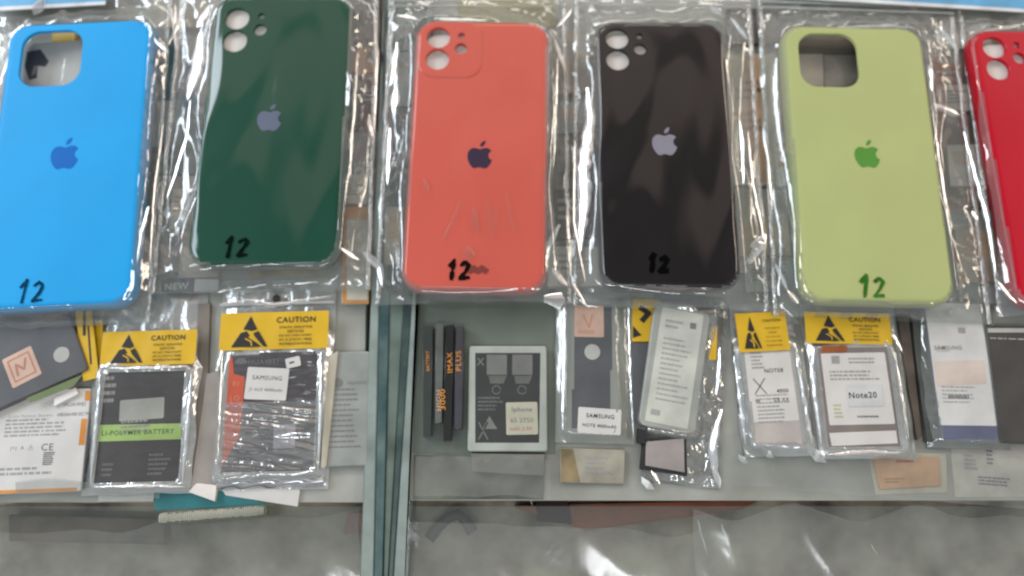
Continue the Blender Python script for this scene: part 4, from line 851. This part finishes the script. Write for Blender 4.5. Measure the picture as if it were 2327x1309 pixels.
# added glare streaks on the packs' bags and scratches on the ledge
def find(t): return next(o for o in COL.objects if t in o.get('label', ''))
folds(find('crumpled clear bag holding the slanted'), [([(1640, 930), (1618, 1010), (1622, 1060), (1636, 1110)], 10, 'w'), ([(1636, 790), (1628, 900)], 5, 'w'), ([(1480, 1070), (1500, 1100)], 7, 'o')], .009)
folds(find('largest silver antistatic bag'), [([(505, 690), (560, 682), (620, 694), (700, 680), (756, 672)], 5, 'w'), ([(730, 800), (724, 1060)], 5, 'w'), ([(505, 800), (494, 1060)], 4, 'o')], .0075)
folds(find('left of the pair'), [([(250, 836), (430, 832)], 5, 't'), ([(228, 850), (206, 1090)], 5, 'w'), ([(434, 850), (414, 1096)], 6, 'w'), ([(216, 1106), (330, 1102), (420, 1106)], 4, 't')], .0075)
folds(find('silver antistatic bag with clean'), [([(2034, 800), (2066, 1000)], 5, 'o'), ([(1838, 800), (1866, 1010)], 5, 'w'), ([(1880, 1034), (1960, 1028), (2050, 1030)], 6, 'w'), ([(2032, 760), (2050, 800)], 7, 'o')], .0075)
folds(find('narrow antistatic bag'), [([(1808, 800), (1846, 1010)], 4, 'w'), ([(1668, 810), (1694, 1010)], 4, 'w')], .0075)
folds(find('milky sleeve round the dark'), [([(1428, 700), (1432, 860), (1440, 1000)], 3, 'w'), ([(1282, 700), (1278, 980)], 5, 'w')], .0075)
folds(find('smeared glass ledge below the right'), [([(1585, 1180), (1606, 1260)], 2, 'w'), ([(1640, 1190), (1662, 1262)], 3, 'w'), ([(1980, 1238), (1996, 1264)], 2, 'o'), ([(1204, 1122), (1210, 1150)], 3, 'o')], -.008)

F_soft = film_mat('soft_glare', .02, .045, rough=.3, bump=.0003)  # faint reflection streaks, added over the coral face as lamp-aimed facets
_k = F_glare; F_glare = F_soft
folds(BAGS['coral'], [([(962, 404), (974, 442)], 5, 't'), ([(1048, 452), (1030, 500), (1004, 548)], 4, 't'), ([(1074, 470), (1084, 530)], 7, 't'), ([(1106, 452), (1112, 500), (1118, 544)], 3, 't'), ([(1128, 470), (1124, 530)], 3, 't'), ([(1150, 440), (1158, 490), (1170, 534)], 3, 't'), ([(1060, 560), (1068, 590)], 16, 't')], .0196)
F_glare = _k
F_led = film_mat('ledge_glare_film', .06, .10, hazec=(196, 192, 186), rough=.16, bump=.0006, scale=(40, 24, 40))  # clear sheets added to give the ledge glass its pale reflections
for q, lb, sd in (([(-160, 1200), (822, 1190), (812, 1400), (-160, 1400)], 'added wide clear sheet giving pale reflections on the left ledge glass', 31), ([(930, 1204), (1660, 1192), (1660, 1400), (914, 1400)], 'added clear sheet giving pale reflections on the ledge right of the glass walls', 37), ([(1560, 1176), (2480, 1162), (2480, 1400), (1600, 1400)], 'added long clear sheet giving pale reflections at the right end of the ledge glass', 44)):
    f_ = Fr(*q, z=-.006); r_ = thing('glare_sheet', f_, lb, 'glare sheet', 'added clear glare sheets', -.0088)
    nx, ny = max(8, int(f_.w/.0022)), max(8, int(f_.h/.0022)); vs, fs = [], []
    for j in range(ny + 1):
        for i in range(nx + 1):
            x, y = f_.w*(i/nx - .5), f_.h*(j/ny - .5); r1 = 1 - 2*abs(noise.noise(Vector((x*30 + y*12, y*13, sd)))); r2 = noise.noise(Vector((x*11, y*16, sd + 7)))
            vs.append((x + .002*noise.noise(Vector((y*40, sd, 0))), y + .007*noise.noise(Vector((x*30, sd, 5))), .0020*max(0, r1) + .004*max(0, r2) + .0006))
    for j in range(ny):
        for i in range(nx): k = j*(nx+1) + i; fs.append((k, k+1, k+nx+2, k+nx+1))
    b = MB(); b.add(vs, fs, F_led, True); b.build('sheet', r_)
